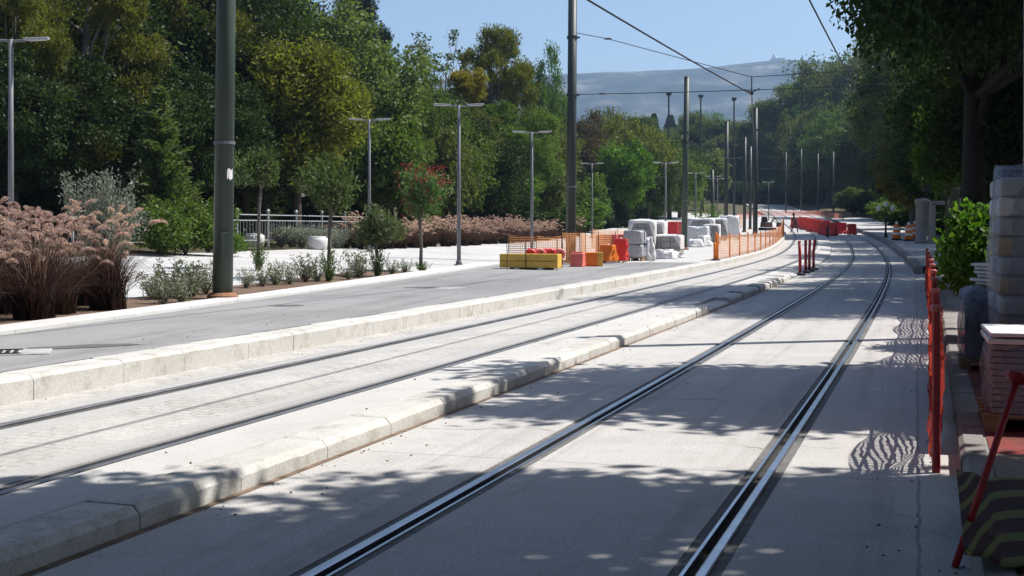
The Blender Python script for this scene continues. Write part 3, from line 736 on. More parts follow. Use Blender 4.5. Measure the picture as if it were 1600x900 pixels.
lob = rand_lobes(81, (0, 0, .6, .8, .7, .62), 8, (.4, .6), .7)
shrub_proto('greenbush', 'green_shrub', blob_crown(lob, 150, 42, .22, .055, 2.0, 81), L_MID, .8)
shrub_proto('herb', 'grey_herb', herb_v(5, .75, .55, 1100, .030, 3.0, 34), L_HERB, .35, cat='plant')
shrub_proto('herb2', 'grey_herb', herb_v(9, .6, .42, 700, .026, 3.5, 22), L_HERB, .3, cat='plant')
shrub_proto('silverlow', 'silver_herb', herb_v(15, 1.1, .75, 1800, .045, 3.5, 44), L_SILV, .4, cat='plant')
def palm_v(seed, n=26, L=1.3):
    r = rng(seed); out = []
    for k in range(n):
        q = k * 2.4; el = r.uniform(.2, 1.35); pts = []
        for s in np.linspace(.1, 1, 16):
            x = L * s * math.cos(el) ; z = .5 + L * s * math.sin(el) - .75 * L * s * s * math.cos(el) * .7; pts.append((x * math.cos(q), x * math.sin(q), z))
        for p in pts:
            for sd in (-1, 1):
                out.append((p, (-math.sin(q) * sd + .4 * math.cos(q), math.cos(q) * sd + .4 * math.sin(q), -.15)))
    c = np.array([o[0] for o in out]); d = np.array([o[1] for o in out]); d = unit(d)
    return leaf_quads(c + d * .13, d, .15, .018, r)
shrub_proto('palm', 'cycad_palm', palm_v(3), L_MID, .5, cat='palm')

# fountain grass clump
def grass_proto():
    r = rng(77); rr = random.Random(77); blades = []
    def arc(q, lean, h, n, tip=0.0):
        pts = []
        for k in range(n + 1):
            t = k / n; out_ = lean * t ** 1.9; z = h * (t - .18 * tip * t ** 4 * 2)
            pts.append(np.array([out_ * math.cos(q), out_ * math.sin(q), z]))
        return pts
    for b in range(800):
        q = rr.uniform(0, 6.283); b0 = np.array([rr.uniform(-.16, .16), rr.uniform(-.16, .16), 0]); L = rr.uniform(.6, 1.2)
        pts = arc(q, rr.uniform(.15, .75), L, 5, rr.uniform(0, 2)); w = rr.uniform(.005, .010); sd = np.array([-math.sin(q), math.cos(q), 0]); sd = sd * math.cos(b) + np.array([0, 0, 1]) * .5 * math.sin(b)
        for k in range(5):
            w0, w1 = w * (1 - k / 5.2), w * (1 - (k + 1) / 5.2)
            blades += [b0 + pts[k] - sd * w0, b0 + pts[k] + sd * w0, b0 + pts[k + 1] + sd * w1, b0 + pts[k + 1] - sd * w1]
    pl = []; stems = MB()
    for b in range(26):
        q = rr.uniform(0, 6.283); b0 = np.array([rr.uniform(-.13, .13), rr.uniform(-.13, .13), 0]); h = rr.uniform(.45, 1.22) ** .7 * 1.06; lean = rr.uniform(.1, .55)
        top = b0 + np.array([lean * math.cos(q), lean * math.sin(q), h]); stems.tube([b0, b0 + np.array([lean * .35 * math.cos(q), lean * .35 * math.sin(q), h * .6]), top], [.003, .0025, .002], 3, False)
        ln = rr.uniform(.18, .30); cu = rr.uniform(1.2, 2.9); p = top.copy(); el = 1.25; n = 11
        for k in range(n):
            dr_ = np.array([math.cos(q) * math.cos(el), math.sin(q) * math.cos(el), math.sin(el)]); p = p + dr_ * ln / n; el -= cu / n
            rad = .021 * math.sin(math.pi * (k + .7) / (n + .6)) + .003
            hd = unit(r.normal(size=(20, 3))); hd = unit(hd - (hd @ dr_)[:, None] * dr_ * .6 + dr_ * .5)
            v = leaf_quads(p + hd * rad * .55, hd, rad * 1.0, .0028 + rad * .12, r); pl.append(v)
    t = thing('fountain_grass', 'x', 'ornamental grass', (0, 0, 0)); mesh_np('blades', np.array(blades), 4, L_BLADE, t); mesh_np('plumes', np.concatenate(pl), 4, L_PLUME, t); stems.build('stalks', L_PLUME2, t)
    PROTO['grass'] = [t, False]
grass_proto()

# ------------------------------------------------------------------ planting: foreground
RN = random.Random(2024)
gl = 'purple brown fountain grass clump with pink plumes in the near left mass'
for i, (dx, y) in enumerate([(-.95, 14.2), (-1.2, 15.3), (-1.0, 16.3), (-1.25, 17.3), (-1.05, 18.2), (-1.9, 14.9), (-2.1, 16.0), (-1.95, 17.1), (-2.0, 18.1), (-2.8, 15.8), (-2.95, 17.0), (-2.8, 18.2), (-1.7, 18.9), (-3.7, 17.0), (-3.6, 18.3), (-2.6, 19.3), (-1.0, 13.2), (-1.9, 13.6), (-4.5, 18.0), (-4.4, 19.3), (-3.5, 19.6)]):
    s = RN.uniform(.95, 1.18); x = edge_x(y) + dx; plant('grass', gl, G2(x, y), RN.uniform(0, 6), (s * 1.1, s * 1.1, s), 'fountain grass clumps of the near left mass')
plant('silver', 'large silvery grey shrub behind the near fountain grass', G(165, 27.5), 0, (1.0, 1.0, 1.25))
for i, (px, Y, s, lb) in enumerate([(290, 37, 1.25, 'green shrub left of the nearest pole, on the plaza edge'), (255, 36, 1.1, 'green shrub under the soft conifer'), (352, 37, .6, 'low green shrub just right of the nearest pole'), (325, 39.5, 1.2, 'green shrub directly behind the nearest pole')]):
    plant('greenbush', lb, G(px, Y), i * 1.3, s)
herbs = [(238, 20.4, 'herb'), (268, 20.8, 'herb'), (300, 21.4, 'herb'), (322, 22.0, 'herb'), (256, 19.6, 'herb2'), (284, 20.0, 'herb2'), (385, 24.0, 'herb2'), (430, 25.2, 'herb'), (452, 25.6, 'herb2'), (478, 26.5, 'herb'), (545, 28, 'herb2'), (560, 29, 'herb'), (612, 31, 'herb2'), (632, 32, 'herb2'), (410, 24.6, 'herb2'), (496, 26.9, 'herb2')]
for i, (px, Y, k) in enumerate(herbs):
    plant(k, 'low wispy grey green herb in the soil strip by the white kerb', G(px, Y, .01), i * 1.1, RN.uniform(.85, 1.2), 'grey herbs along the white kerb')
stl = [('st0', 402, 30.4, 'tall slim clipped tree, leftmost of the four young trees'), ('st1', 512, 27.2, 'widest round headed young tree, second from the nearest pole'),
       ('st2', 588, 29.8, 'shortest young tree, grey green, between two taller ones'), ('st3', 657, 33.0, 'young oleander tree with red blossoms left of the lamp')]
for k, px, Y, lb in stl:
    plant(k, lb, G(px, Y), 0, 1.0)
    plant('herb', 'bushy sprouts at the foot of the ' + {'st0': 'tall slim clipped tree', 'st1': 'widest young tree', 'st2': 'shortest young tree', 'st3': 'red oleander tree'}[k], G(px + 2, Y - .1), 1, (.8, .8, 1.25 if k in ('st0', 'st1', 'st2') else .5), None, {'foliage': L_OLEA})
for px, Y, lb in ((397, 45.6, 'white rounded concrete stool left of the slim tree trunk'), (496, 45.8, 'white rounded concrete stool right of the slim tree')):
    t = thing('concrete_stool', lb, 'stool', G(px, Y), .2)
    MB().lathe([(.30, 0), (.34, .03), (.37, .30), (.36, .40), (.30, .44), (.05, .45)], n=20).build('body', WPAINT, t, True)
    MB().lathe([(.31, .441), (.32, .452), (.28, .47), (.04, .475)], n=20).build('seat', WPAINT, t, True)
# back of the plaza: silver herbs, hedge of fountain grass
for i, px in enumerate((440, 456, 472, 488, 510, 526)):
    plant('silverlow', 'silvery low plant at the plaza back before the railing', G(px, 46.5 + i % 2), i, 1.15, 'silvery plants before the railing')
y = 43.0; i = 0
while y < 80:
    for o in (-18.0, -18.9):
        x, yy, z = P(y + RN.uniform(-.3, .3), o + RN.uniform(-.2, .2), lat(o, y))
        px = x / yy * F + 800
        if px > 535 and RN.random() < .2 and o < -18.5:
            plant('greenbush', 'green shrub growing among the far fountain grass hedge', (x, yy, z), RN.uniform(0, 6), (.55, .55, .75), 'green shrubs among the grass hedge')
        elif px > 535 and not (905 < px < 925):
            plant('grass', 'pinkish fountain grass clump in the hedge at the plaza back', (x, yy, z - .02), RN.uniform(0, 6), (1.25, 1.25, RN.uniform(.68, 1.1)), 'fountain grass hedge at the plaza back')
    y += 1.05
# railing behind
t = thing('park_railing', 'pale metal park railing running behind the plaza planting', 'railing', (0, 0, 0))
ys = np.arange(29, 52, 2.2)
for k, y in enumerate(ys):
    p = Vector(P(y, -20.6, lat(-20.6, y)))
    m = MB(); m.tube([p, p + Vector((0, 0, 1.25))], .045, 8); m.lathe([(.06, 1.25), (.075, 1.3), (.03, 1.37)], tuple(p), 8); m.build('post', RAILM, t)
    if k < len(ys) - 1:
        q = Vector(P(ys[k + 1], -20.6, lat(-20.6, ys[k + 1]))); m = MB()
        for h in (.25, .95, 1.15): m.tube([p + Vector((0, 0, h)), q + Vector((0, 0, h))], .022, 6)
        for j in range(1, 10):
            c = p.lerp(q, j / 10); m.tube([c + Vector((0, 0, .25)), c + Vector((0, 0, .95))], .011, 5)
        m.build('railing_panel', RAILM, t)

# ------------------------------------------------------------------ planting: the left wood
def T(key, px, Y, sc, label, rz=None, group=None, mat=None, dz=-.1):
    x, y = at(px, Y); z = ground_z(x, y); return plant(key, label, (x, y, z + dz), RN.uniform(0, 6) if rz is None else rz, sc, group, {'crown': mat} if mat else None)
H0 = dict(broad0=(10.2, 7.6), broad1=(10.2, 7.6), pine0=(10.3, 7.6), pine1=(10.3, 7.6), thuja=(8.1, 4.4), conifer=(5.3, 3.2), cypress=(9.1, 2.0), bushy=(5.2, 3.3), sparse=(10.8, 5.2))
def yo(px, o):                      # distance at which the line of sight of that column meets the offset o
    y = 40.0
    for _ in range(40):
        Y, oo = inv(*at(px, y)); y += (oo - o) * 1.6
        y = max(12, min(400, y))
    return y
def T2(key, px, o, top, wpx, label, mat=None, group=None):
    Y = yo(px, o); x, y = at(px, Y); h = (HOR - top) / F * Y + EYE - ground_z(x, y); a, b = H0[key]; w_ = wpx / F * Y / b
    return T(key, px, Y, (w_, w_, h / a), label, None, group, mat)
T2('conifer', 250, -20.9, 140, 165, 'soft feathery green conifer left of the nearest pole')
T2('thuja', 462, -21.6, 66, 205, 'dense yellow green conifer with upright sprays behind the slim tree')
T2('broad0', 515, -28, 16, 300, 'big domed grey green tree filling the middle left skyline', L_OLIVE)
T2('pine0', 545, -42, -15, 150, 'dark evergreen poking up at the top left of the sky', L_CYP)
T2('sparse', 692, -31, 42, 130, 'thin sparse tree with light showing through, at left of skyline')
pine_lamp = T2('pine0', 768, -24, 42, 150, 'tall yellow green pine behind the lamp by the red oleander')
T2('broad1', 738, -21.8, 185, 170, 'dark shady tree under the tall yellow green pine')
T2('broad1', 850, -27, 80, 80, 'green round tree just left of the second pole', L_MID)
T2('broad0', 640, -27, 95, 150, 'mid green tree between the domed tree and the pine', L_MID)
T2('bushy', 600, -20.6, 165, 115, 'leafy bushy tree behind the slim lamp', L_MID)
T2('bushy', 690, -21.0, 185, 95, 'leafy bush tree behind the red oleander', L_OLIVE)
T2('bushy', 795, -21.0, 255, 80, 'bright yellowish bush behind the yellow box')
T2('bushy', 840, -21.6, 215, 80, 'pale green bush tree left of the second pole', L_OLIVE)
T2('bushy', 655, -20.4, 255, 60, 'lime green bush peeping out right of the red oleander')
T2('bushy', 978, -18.5, 206, 80, 'bright green young tree right of the second pole')
T2('broad1', 905, -25, 180, 110, 'brownish tree directly behind the second pole', L_BROWN)
T2('pine1', 945, -26, 188, 110, 'dull pine between second pole and bright young tree', L_OLIVE)
T2('cypress', 1022, -22, 178, 30, 'dark cypress, left of the pair before the hill')
T2('cypress', 1047, -22, 180, 36, 'dark cypress, right of the pair before the hill')
T2('pine0', 1000, -24, 182, 90, 'pine tree left of the cypress pair', L_MID)
T2('broad0', 1100, -19, 180, 110, 'dark tree right of the third pole', L_MID)
T2('bushy', 1098, -15, 225, 70, 'olive tree behind the far lamps', L_OLIVE)
T2('broad1', 1012, -17.5, 235, 90, 'dark tree behind the paver stacks')
T2('broad0', 1062, -16.5, 215, 90, 'dark tree behind the third pole')
T2('broad0', 872, -22, 225, 80, 'dark tree behind the grass hedge left of the second pole')
T2('bushy', 885, -20.5, 270, 60, 'green bush just left of the second pole', L_MID)
T2('bushy', 914, -20, 262, 60, 'green bush just right of the second pole', L_MID)
gy_ = yo(732, -23.6); x_, y_ = at(732, gy_)
gold_ = plant('bushy', 'x', (x_, y_, (HOR - 150) / F * gy_ + EYE - 1.2), 0, (.62, .62, .62), None, {'crown': L_GOLD})
def lrs(o): return Matrix.LocRotScale(o.location, o.rotation_euler, o.scale)
for ch in list(gold_.children):
    if ch.name.startswith('crown'):
        ch.parent = pine_lamp; ch.matrix_parent_inverse = lrs(pine_lamp).inverted() @ lrs(gold_); ch.name = 'golden_foliage'; ch['label'] = 'golden yellow foliage high on the left side of the pine'
    else: bpy.data.objects.remove(ch)
bpy.data.objects.remove(gold_)
# top left pines and dark mass
T2('pine1', 130, -25, -60, 260, 'tall yellow green pine at top left, right of the far left lamp')
T2('pine0', 285, -26, -50, 250, 'tall pine left of the top of the nearest pole')
T2('pine1', 20, -26, -70, 220, 'tall pine above the far left lamp')
gw = 'dark broadleaf trees massed behind the plaza'; lw = 'dark broadleaf tree in the dense wood behind the plaza railing'
for px, Y, s in [(-60, 44, 1.0), (60, 46, 1.0), (140, 49, 1.1), (235, 52, 1.0), (320, 52, 1.05), (410, 56, 1.0), (0, 56, 1.25), (110, 60, 1.3), (210, 62, 1.25), (300, 64, 1.3), (380, 66, 1.3), (450, 70, 1.25), (-40, 70, 1.5), (80, 74, 1.5), (180, 76, 1.5), (270, 80, 1.55), (350, 82, 1.55), (430, 84, 1.4), (-90, 54, 1.2), (385, 50, .7), (90, 42, .62), (190, 44, .62), (20, 40, .6), (300, 46, .62)]:
    T(RN.choice(['broad0', 'broad1']), px, Y, s, lw, group=gw)
gm = 'green trees massed between the wood and the cypresses'; lm = 'mid green tree in the mass behind the grass hedge'
for px, Y, s in [(560, 70, .95), (610, 76, .85), (655, 74, .8), (690, 70, .7), (720, 80, .85), (800, 84, .9), (835, 90, .85), (580, 60, .55), (625, 64, .6), (760, 82, .6), (700, 76, .6)]:
    T(RN.choice(['broad0', 'broad1', 'pine1']), px, Y, s, lm, group=gm, mat=RN.choice([L_MID, L_OLIVE, L_MID]))
gf = 'trees closing the far end of the road'; lf = 'small far tree in the wood closing the end of the road'
for k in range(46):
    px = 880 + k * 9.5 + RN.uniform(-6, 6); Y = RN.uniform(125, 240)
    x, y = at(px, Y); Yc, o = inv(x, y)
    while Y < 262 and -17 < inv(*at(px, Y))[1] < 9: Y += 2
    top = 190 + 12 * math.sin(px * .05) if px < 1190 else 175
    s = max(.5, ((HOR - top) / F * Y + EYE - ground_z(*at(px, Y))) / 8.4)
    T(RN.choice(['broad0', 'broad1', 'pine0', 'pine1']), px, Y, (s * .9, s * .9, min(s, 2.0) * RN.uniform(.86, 1.04)), lf, group=gf, mat=RN.choice([L_MID, L_OLIVE, L_DARK, L_PINE]), dz=-1.8 * min(s, 2.0))

for k in range(22):
    y = 27 + k * 1.7; x, yy, z = P(y, -26 - RN.uniform(0, 4), 0); px = x / yy * F + 800
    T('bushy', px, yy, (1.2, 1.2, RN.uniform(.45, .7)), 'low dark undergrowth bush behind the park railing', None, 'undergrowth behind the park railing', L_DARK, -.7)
gu = 'low dark bushes under the far trees'
for k in range(26):
    y = 74 + k * 3.4; o = -19.5 - RN.uniform(0, 7); x, yy, z = P(y, o, 0); px = x / yy * F + 800
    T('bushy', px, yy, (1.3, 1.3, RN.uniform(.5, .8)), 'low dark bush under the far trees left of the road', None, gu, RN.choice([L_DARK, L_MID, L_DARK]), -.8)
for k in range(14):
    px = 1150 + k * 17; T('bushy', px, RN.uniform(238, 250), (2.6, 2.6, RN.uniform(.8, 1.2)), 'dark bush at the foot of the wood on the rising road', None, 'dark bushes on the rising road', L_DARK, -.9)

# ------------------------------------------------------------------ planting: right side
gr = 'pines on the slope right of the road'; lr = 'sunlit pine on the wooded slope right of the road'
for px, Y, top in [(1205, 235, 165), (1222, 215, 150), (1240, 205, 140), (1262, 185, 132), (1285, 165, 118), (1300, 150, 108), (1322, 135, 95), (1345, 118, 82), (1365, 105, 76), (1390, 95, 70), (1250, 160, 190), (1275, 140, 200), (1300, 125, 205), (1325, 110, 200), (1350, 98, 190), (1230, 180, 200), (1290, 175, 160), (1315, 118, 150), (1340, 105, 140), (1420, 88, 60), (1450, 80, 40)]:
    while Y < 262 and not (inv(*at(px, Y))[1] > 8.5 + max(0, Y - 110) * .12): Y += 2
    x, y = at(px, Y); Yc, o = inv(x, y)
    z = ground_z(x, y); h = (HOR - top) / F * Y + EYE - z; s = h / 8.0
    T(RN.choice(['pine0', 'pine1', 'broad1']), px, Y, (s * .85, s * .85, s), lr, group=gr, mat=RN.choice([L_PINE, L_SLOPE, L_SLOPE, L_MID]), dz=-2.0 * s)
T('pine0', 1428, 100, (1.5, 1.5, 1.75), 'brownish feathery pine just left of the big dark tree', mat=L_OLIVE)
for k in range(16):
    y = 88 + k * 6.5; x, yy, z = P(y, 6.5 + RN.uniform(0, 3.5), 0); px = x / yy * F + 800
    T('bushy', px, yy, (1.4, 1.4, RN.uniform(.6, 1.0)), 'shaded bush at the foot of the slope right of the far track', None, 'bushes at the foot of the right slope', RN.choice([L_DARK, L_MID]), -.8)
bt_ = T('bushy', 1480, 37, (.46, .46, .78), 'bright green bushy tree beside the dark trunk on the right')
for ch in bt_.children:
    if ch.name.startswith('crown'): ch.location.z = 1.9
    else: ch.scale.z = 1.5
T('broad1', 1425, 118, (.8, .8, .9), 'dark tree behind the white globe lamp')
T('broad0', 1392, 150, (.9, .9, .95), 'dark tree at the right end of the red barriers')
gd = 'dark trees massed on the right beyond the pavement'; ld = 'shaded dark tree in the wood on the right'
for px, Y, s in [(1500, 86, 1.2), (1540, 64, 1.1), (1570, 46, .9), (1630, 42, 1.0), (1470, 105, 1.7), (1560, 84, 1.4), (1620, 60, 1.3), (1690, 50, 1.2), (1600, 31, .6), (1690, 34, .9), (1600, 98, 1.8), (1680, 74, 1.6), (1440, 150, 1.5), (1385, 190, 1.6)]:
    T(RN.choice(['broad0', 'broad1']), px, Y, s, ld, group=gd)

# the big roadside trees whose crowns reach over the rails
def big_tree(label, x, y, crown, lobes_n, seed, trunk_r, clumps, per, cr=.5, leaf=.10, mat=L_DARK, rs=(.3, .45), droop=.6, vertical=0.):
    t = thing('roadside_tree', label, 'tree', G2(x, y)); cx, cy, cz, rx, ry, rz = crown
    lob = rand_lobes(seed, (cx - x, cy - y, cz, rx, ry, rz), lobes_n, rs, .85)
    trunk_mb(cz, trunk_r, [l[:3] for l in lob[1:]], seed, (cx - x) / cz * (.5 if seed != 103 else .1), .12, .5).build('trunk', BARK_D, t, True)
    mesh_np('crown', blob_crown(lob, clumps, per, cr, leaf, 1.9, seed, (.3, 1.05), .7, droop, .4, vertical), 4, mat, t)
    return t
big_tree('overhanging dark tree casting the nearest shade onto the rails', 7.8, 7.6, (5.9, 6.75, 7.0, 4.6, 1.9, 1.3), 16, 101, .22, 460, 75, .5, .12)
big_tree('overhanging dark tree behind the sack stack shading the middle road', 10.2, 13.4, (9.3, 12.55, 7.0, 4.5, 2.15, 1.5), 16, 102, .24, 560, 75, .5, .12)
big_tree('big dark tree with drooping boughs at upper right over the road', 10.45, 29.2, (13.0, 27.2, 7.5, 5.0, 4.9, 3.1), 26, 103, .27, 1900, 85, .46, .085, L_DARK, (.3, .42), 1.6, 2.4)
big_tree('high spreading tree arching above the near rails beside the viewpoint', 3.6, -.6, (-.5, 4.0, 11.2, 4.4, 4.3, 1.4), 14, 104, .28, 420, 70, .55, .13)  # added out of view so its crown cuts sky light on the rails
ls = 'tall shady broadleaf tree beside the pavement, close on the right'  # out-of-view trees put in beside and behind the camera to deepen the shade
for x, y, k, sc in [(10.5, 6.0, 'broad0', (1.0, .62, 1.0)), (13.5, 11.5, 'broad1', (1.0, .75, 1.1)), (5.0, .3, 'broad1', (1.0, .75, 1.0)), (9.5, -5.5, 'broad0', 1.1), (2.0, -8.5, 'broad1', 1.1), (-6, -13, 'broad0', 1.2), (-4.5, -3.5, 'broad1', (1.3, 1.1, 1.25)), (-11, -5, 'broad0', 1.4), (-14, 2.5, 'broad1', 1.4), (-16.5, 9.0, 'broad0', 1.4), (.5, -3.0, 'broad0', (1.2, .9, 1.35)), (16.5, 2.0, 'broad0', 1.3), (19, 14, 'broad1', 1.3), (19, 26, 'broad0', 1.25)]:
    plant(k, ls, (x, y, ground_z(x, y)), RN.uniform(0, 6), sc, 'shady trees close on the right')

# ------------------------------------------------------------------ construction site, left
ROAD = R(-17.3)            # local x axis of things set square to the track
def frame(px, Y, rz=ROAD, dz=0): return G(px, Y, dz), rz
bx = thing('barrier_box', 'long yellow wooden barrier box before the second pole', 'barrier box', G(829, 36.3), ROAD - .02)
MB().box((0, 0, .255), (1.72, .42, .39)).build('body', YEL, bx, bevel=.012)
m = MB(); m.box((0, -.213, .25), (1.6, .012, .02)); m.build('plank_seam', m_plain('seam', (.2, .13, .03), .8), bx)
for s in (-.35, .35): MB().box((s, -.12, .03), (.14, .22, .06)).build('foot', WHITE, bx)
MB().box((0, .1, .03), (1.3, .1, .06)).build('foot', WOOD, bx)
bx = thing('barrier_box', 'short orange barrier box with yellow end right of the second pole', 'barrier box', G(923, 39.5), ROAD + .25)
MB().box((-.1, 0, .22), (.62, .4, .42)).build('body', ORG, bx, bevel=.012)
MB().box((.29, 0, .22), (.17, .42, .43)).build('end_panel', YEL, bx, bevel=.01)
bx = thing('barrier_block', 'pinkish red block beside the short orange box', 'barrier', G(903, 39.0), ROAD)
MB().prism([(-.22, 0), (.22, 0), (.16, .42), (-.16, .42)], -.2, .2).build('body', PINKP, bx, bevel=.03)
MB().box((0, 0, .44), (.3, .12, .05)).build('lug', PINKP, bx, bevel=.01)
for i, (px, Y, lb) in enumerate([(829, 37.3, 'leftmost red plastic roll behind the yellow box'), (842, 37.5, 'second red plastic roll from the left behind the yellow box'), (856, 37.6, 'third red plastic roll from the left behind the yellow box'), (868, 37.8, 'rightmost red plastic roll behind the yellow box')]):
    t = thing('plastic_roll', lb, 'roll', G(px, Y), ROAD + .3 + i * .1, 'red rolls behind the yellow box')
    prof = [(.155, -.45), (.17, -.42), (.17, .42), (.155, .45)]
    m = MB(); m.tube([(0, -.45, .42), (0, -.42, .42), (0, .42, .42), (0, .45, .42)], [.14, .165, .165, .14], 16); m.build('body', PINKP if i % 2 else REDP, t)
    MB().tube([(0, -.456, .42), (0, -.40, .42)], .07, 12).build('core', REDF, t)
    m = MB(); m.box((0, .1, .13), (.3, .6, .26)); m.build('support_block', WOOD, t)
def net_fence(name, label, pts, h, net, postmat, post_r=.02, sag=.05, group=None, cat='safety net', cap=None, wob=.02):
    t = thing(name, label, cat, pts[0], group=group); b = Vector(pts[0])
    for i, p in enumerate(pts):
        q = Vector(p) - b; m = MB(); m.tube([q - Vector((0, 0, .03)), q + Vector((0, 0, h + .06))], post_r, 8)
        po = m.build('post', postmat, t)
        if cap: m = MB(); m.lathe([(post_r * 1.0, h + .05), (post_r * 1.6, h + .06), (post_r * 1.6, h + .08), (post_r * 1.1, h + .09)], tuple(q), 10); m.build('cap', cap, po)
    rr = random.Random(len(pts) * 7 + int(h * 100))
    for i in range(len(pts) - 1):
        a, c = Vector(pts[i]) - b, Vector(pts[i + 1]) - b; d = c - a; L = math.hypot(d.x, d.y); n = max(3, int(L / .25)); vs = []; fs = []; m = MB()
        for k in range(n + 1):
            u = k / n; s = 4 * u * (1 - u)
            for j in range(5):
                w = j / 4; z = .04 + (h - .04) * w - sag * s * w + d.z * u; vs.append((L * u, wob * math.sin(7 * u + j * 1.3 + i) + .15 * wob * rr.uniform(-1, 1), z))
        for k in range(n):
            for j in range(4): fs.append((k * 5 + j, k * 5 + 5 + j, k * 5 + 6 + j, k * 5 + 1 + j))
        m.add(vs, fs); m.build('net_panel', net, t, True, loc=a, rz=math.atan2(d.y, d.x))
    return t
def gp(*a): return [G(px, Y) for px, Y in a]
net_fence('orange_net', 'orange safety net stretched behind the yellow box left of the second pole', gp((795, 38.6), (838, 38.8), (878, 38.4)), .95, NET_O, REBAR, .016, .03)
net_fence('orange_net', 'orange safety net wrapped round the foot of the second pole', gp((879, 41.6), (906, 41.2), (915, 43.5)), 1.05, NET_O, REBAR, .012, .02)
net_fence('orange_net', 'orange safety net between second pole and orange barrier', gp((908, 44.0), (935, 45.5), (962, 48)), 1.0, NET_O, REBAR, .014, .04)
net_fence('orange_net', 'far orange net at the wood edge behind the grey wrapped pallet', gp((925, 62), (965, 64), (1000, 67)), .95, NET_O, REBAR, .014, .04)
for px, Y, h in [(792, 36.0, .75), (821, 36.1, .8), (870, 36.1, 1.25), (935, 39.8, .95)]:
    o = MB().tube([(0, 0, 0), (.01, 0, h * .5), (0, .01, h)], .012, 6).build('steel_stake', REBAR, None, loc=G(px, Y)); tag(o, {792: 'rusty steel stake at the left end of the yellow box', 821: 'rusty steel stake behind the middle of the yellow box', 870: 'tall rusty steel stake at the right end of the yellow box', 935: 'rusty steel stake beside the short orange box'}[px], 'stake')
def jersey(label, loc, rz, body, foot, L=1.0, h=.9, w=.46, group=None, name='plastic_barrier'):
    t = thing(name, label, 'barrier', loc, rz, group)
    pr = [(-w / 2, .07), (w / 2, .07), (w / 2, .2), (w * .27, .4), (w * .2, h), (-w * .2, h), (-w * .27, .4), (-w / 2, .2)]
    MB().prism(pr, -L / 2, L / 2).build('body', body, t, bevel=.03)
    for s in (-1, 1): MB().box((s * L * .3, 0, .04), (L * .22, w * .95, .09)).build('foot', foot, t)
    m = MB(); m.lathe([(.05, h - .01), (.05, h + .03), (.03, h + .04)], (0, 0, 0), 10); m.build('filler_cap', foot, t)
    for zz in (.3, .7): MB().tube([(L / 2, 0, h * zz), (L / 2 + .05, 0, h * zz)], .05, 8).build('coupling', body, t)
    return t
jersey('rounded orange plastic barrier left of the bright red one', G(950, 43.0), ROAD - .5, ORG, WHITE, .55, .62, .5)
jersey('bright red plastic barrier with white feet before the grey pallet', G(970, 43.6), ROAD - .1, REDP, WHITE, .46, .82, .4)
for px, Y, lb in [(948, 47.5, 'faded pink plastic barrier behind the orange barrier'), (962, 48.2, 'faded pink plastic barrier behind the bright red barrier')]:
    jersey(lb, G(px, Y), ROAD, PINKP, WHITE, .8, .95, .4)

def lumpy(w, d, h, seed, amp=.05, sub=7, taper=.92):
    m = MB(); bm = bmesh.new(); bmesh.ops.create_cube(bm, size=1.0); bmesh.ops.subdivide_edges(bm, edges=bm.edges[:], cuts=sub, use_grid_fill=True)
    for v in bm.verts:
        p = v.co.copy(); rr = max(abs(p.x), abs(p.y)) ; k = (1 - .10 * (abs(p.x * 2) ** 4) * (abs(p.y * 2) ** 4) - .06 * (abs(p.z * 2) ** 4) * max(abs(p.x * 2), abs(p.y * 2)) ** 4)
        t = 1 - (1 - taper) * (p.z + .5)
        q = Vector((p.x * w * k * t, p.y * d * k * t, (p.z + .5) * h)); n = mnoise.noise_vector(Vector((p.x * 3.1 + seed, p.y * 3.1, p.z * 3.1))) * amp + mnoise.noise_vector(Vector((p.x * 8 + seed, p.y * 8, p.z * 8))) * amp * .45
        v.co = q + n * (1 if p.z > -.49 else .4)
        if v.co.z < 0: v.co.z = 0
    bm.verts.index_update(); vs = [v.co[:] for v in bm.verts]; fs = [[v.index for v in f.verts] for f in bm.faces]; bm.free(); return m.add(vs, fs)
def pallet(w, d, h=.12):
    m = MB()
    for i in range(5): m.box((0, -d / 2 + .06 + i * (d - .12) / 4, h - .012), (w, .1, .022))
    for i in range(3): m.box((-w / 2 + .06 + i * (w - .12) / 2, 0, h / 2 - .012), (.09, d, h - .024))
    return m
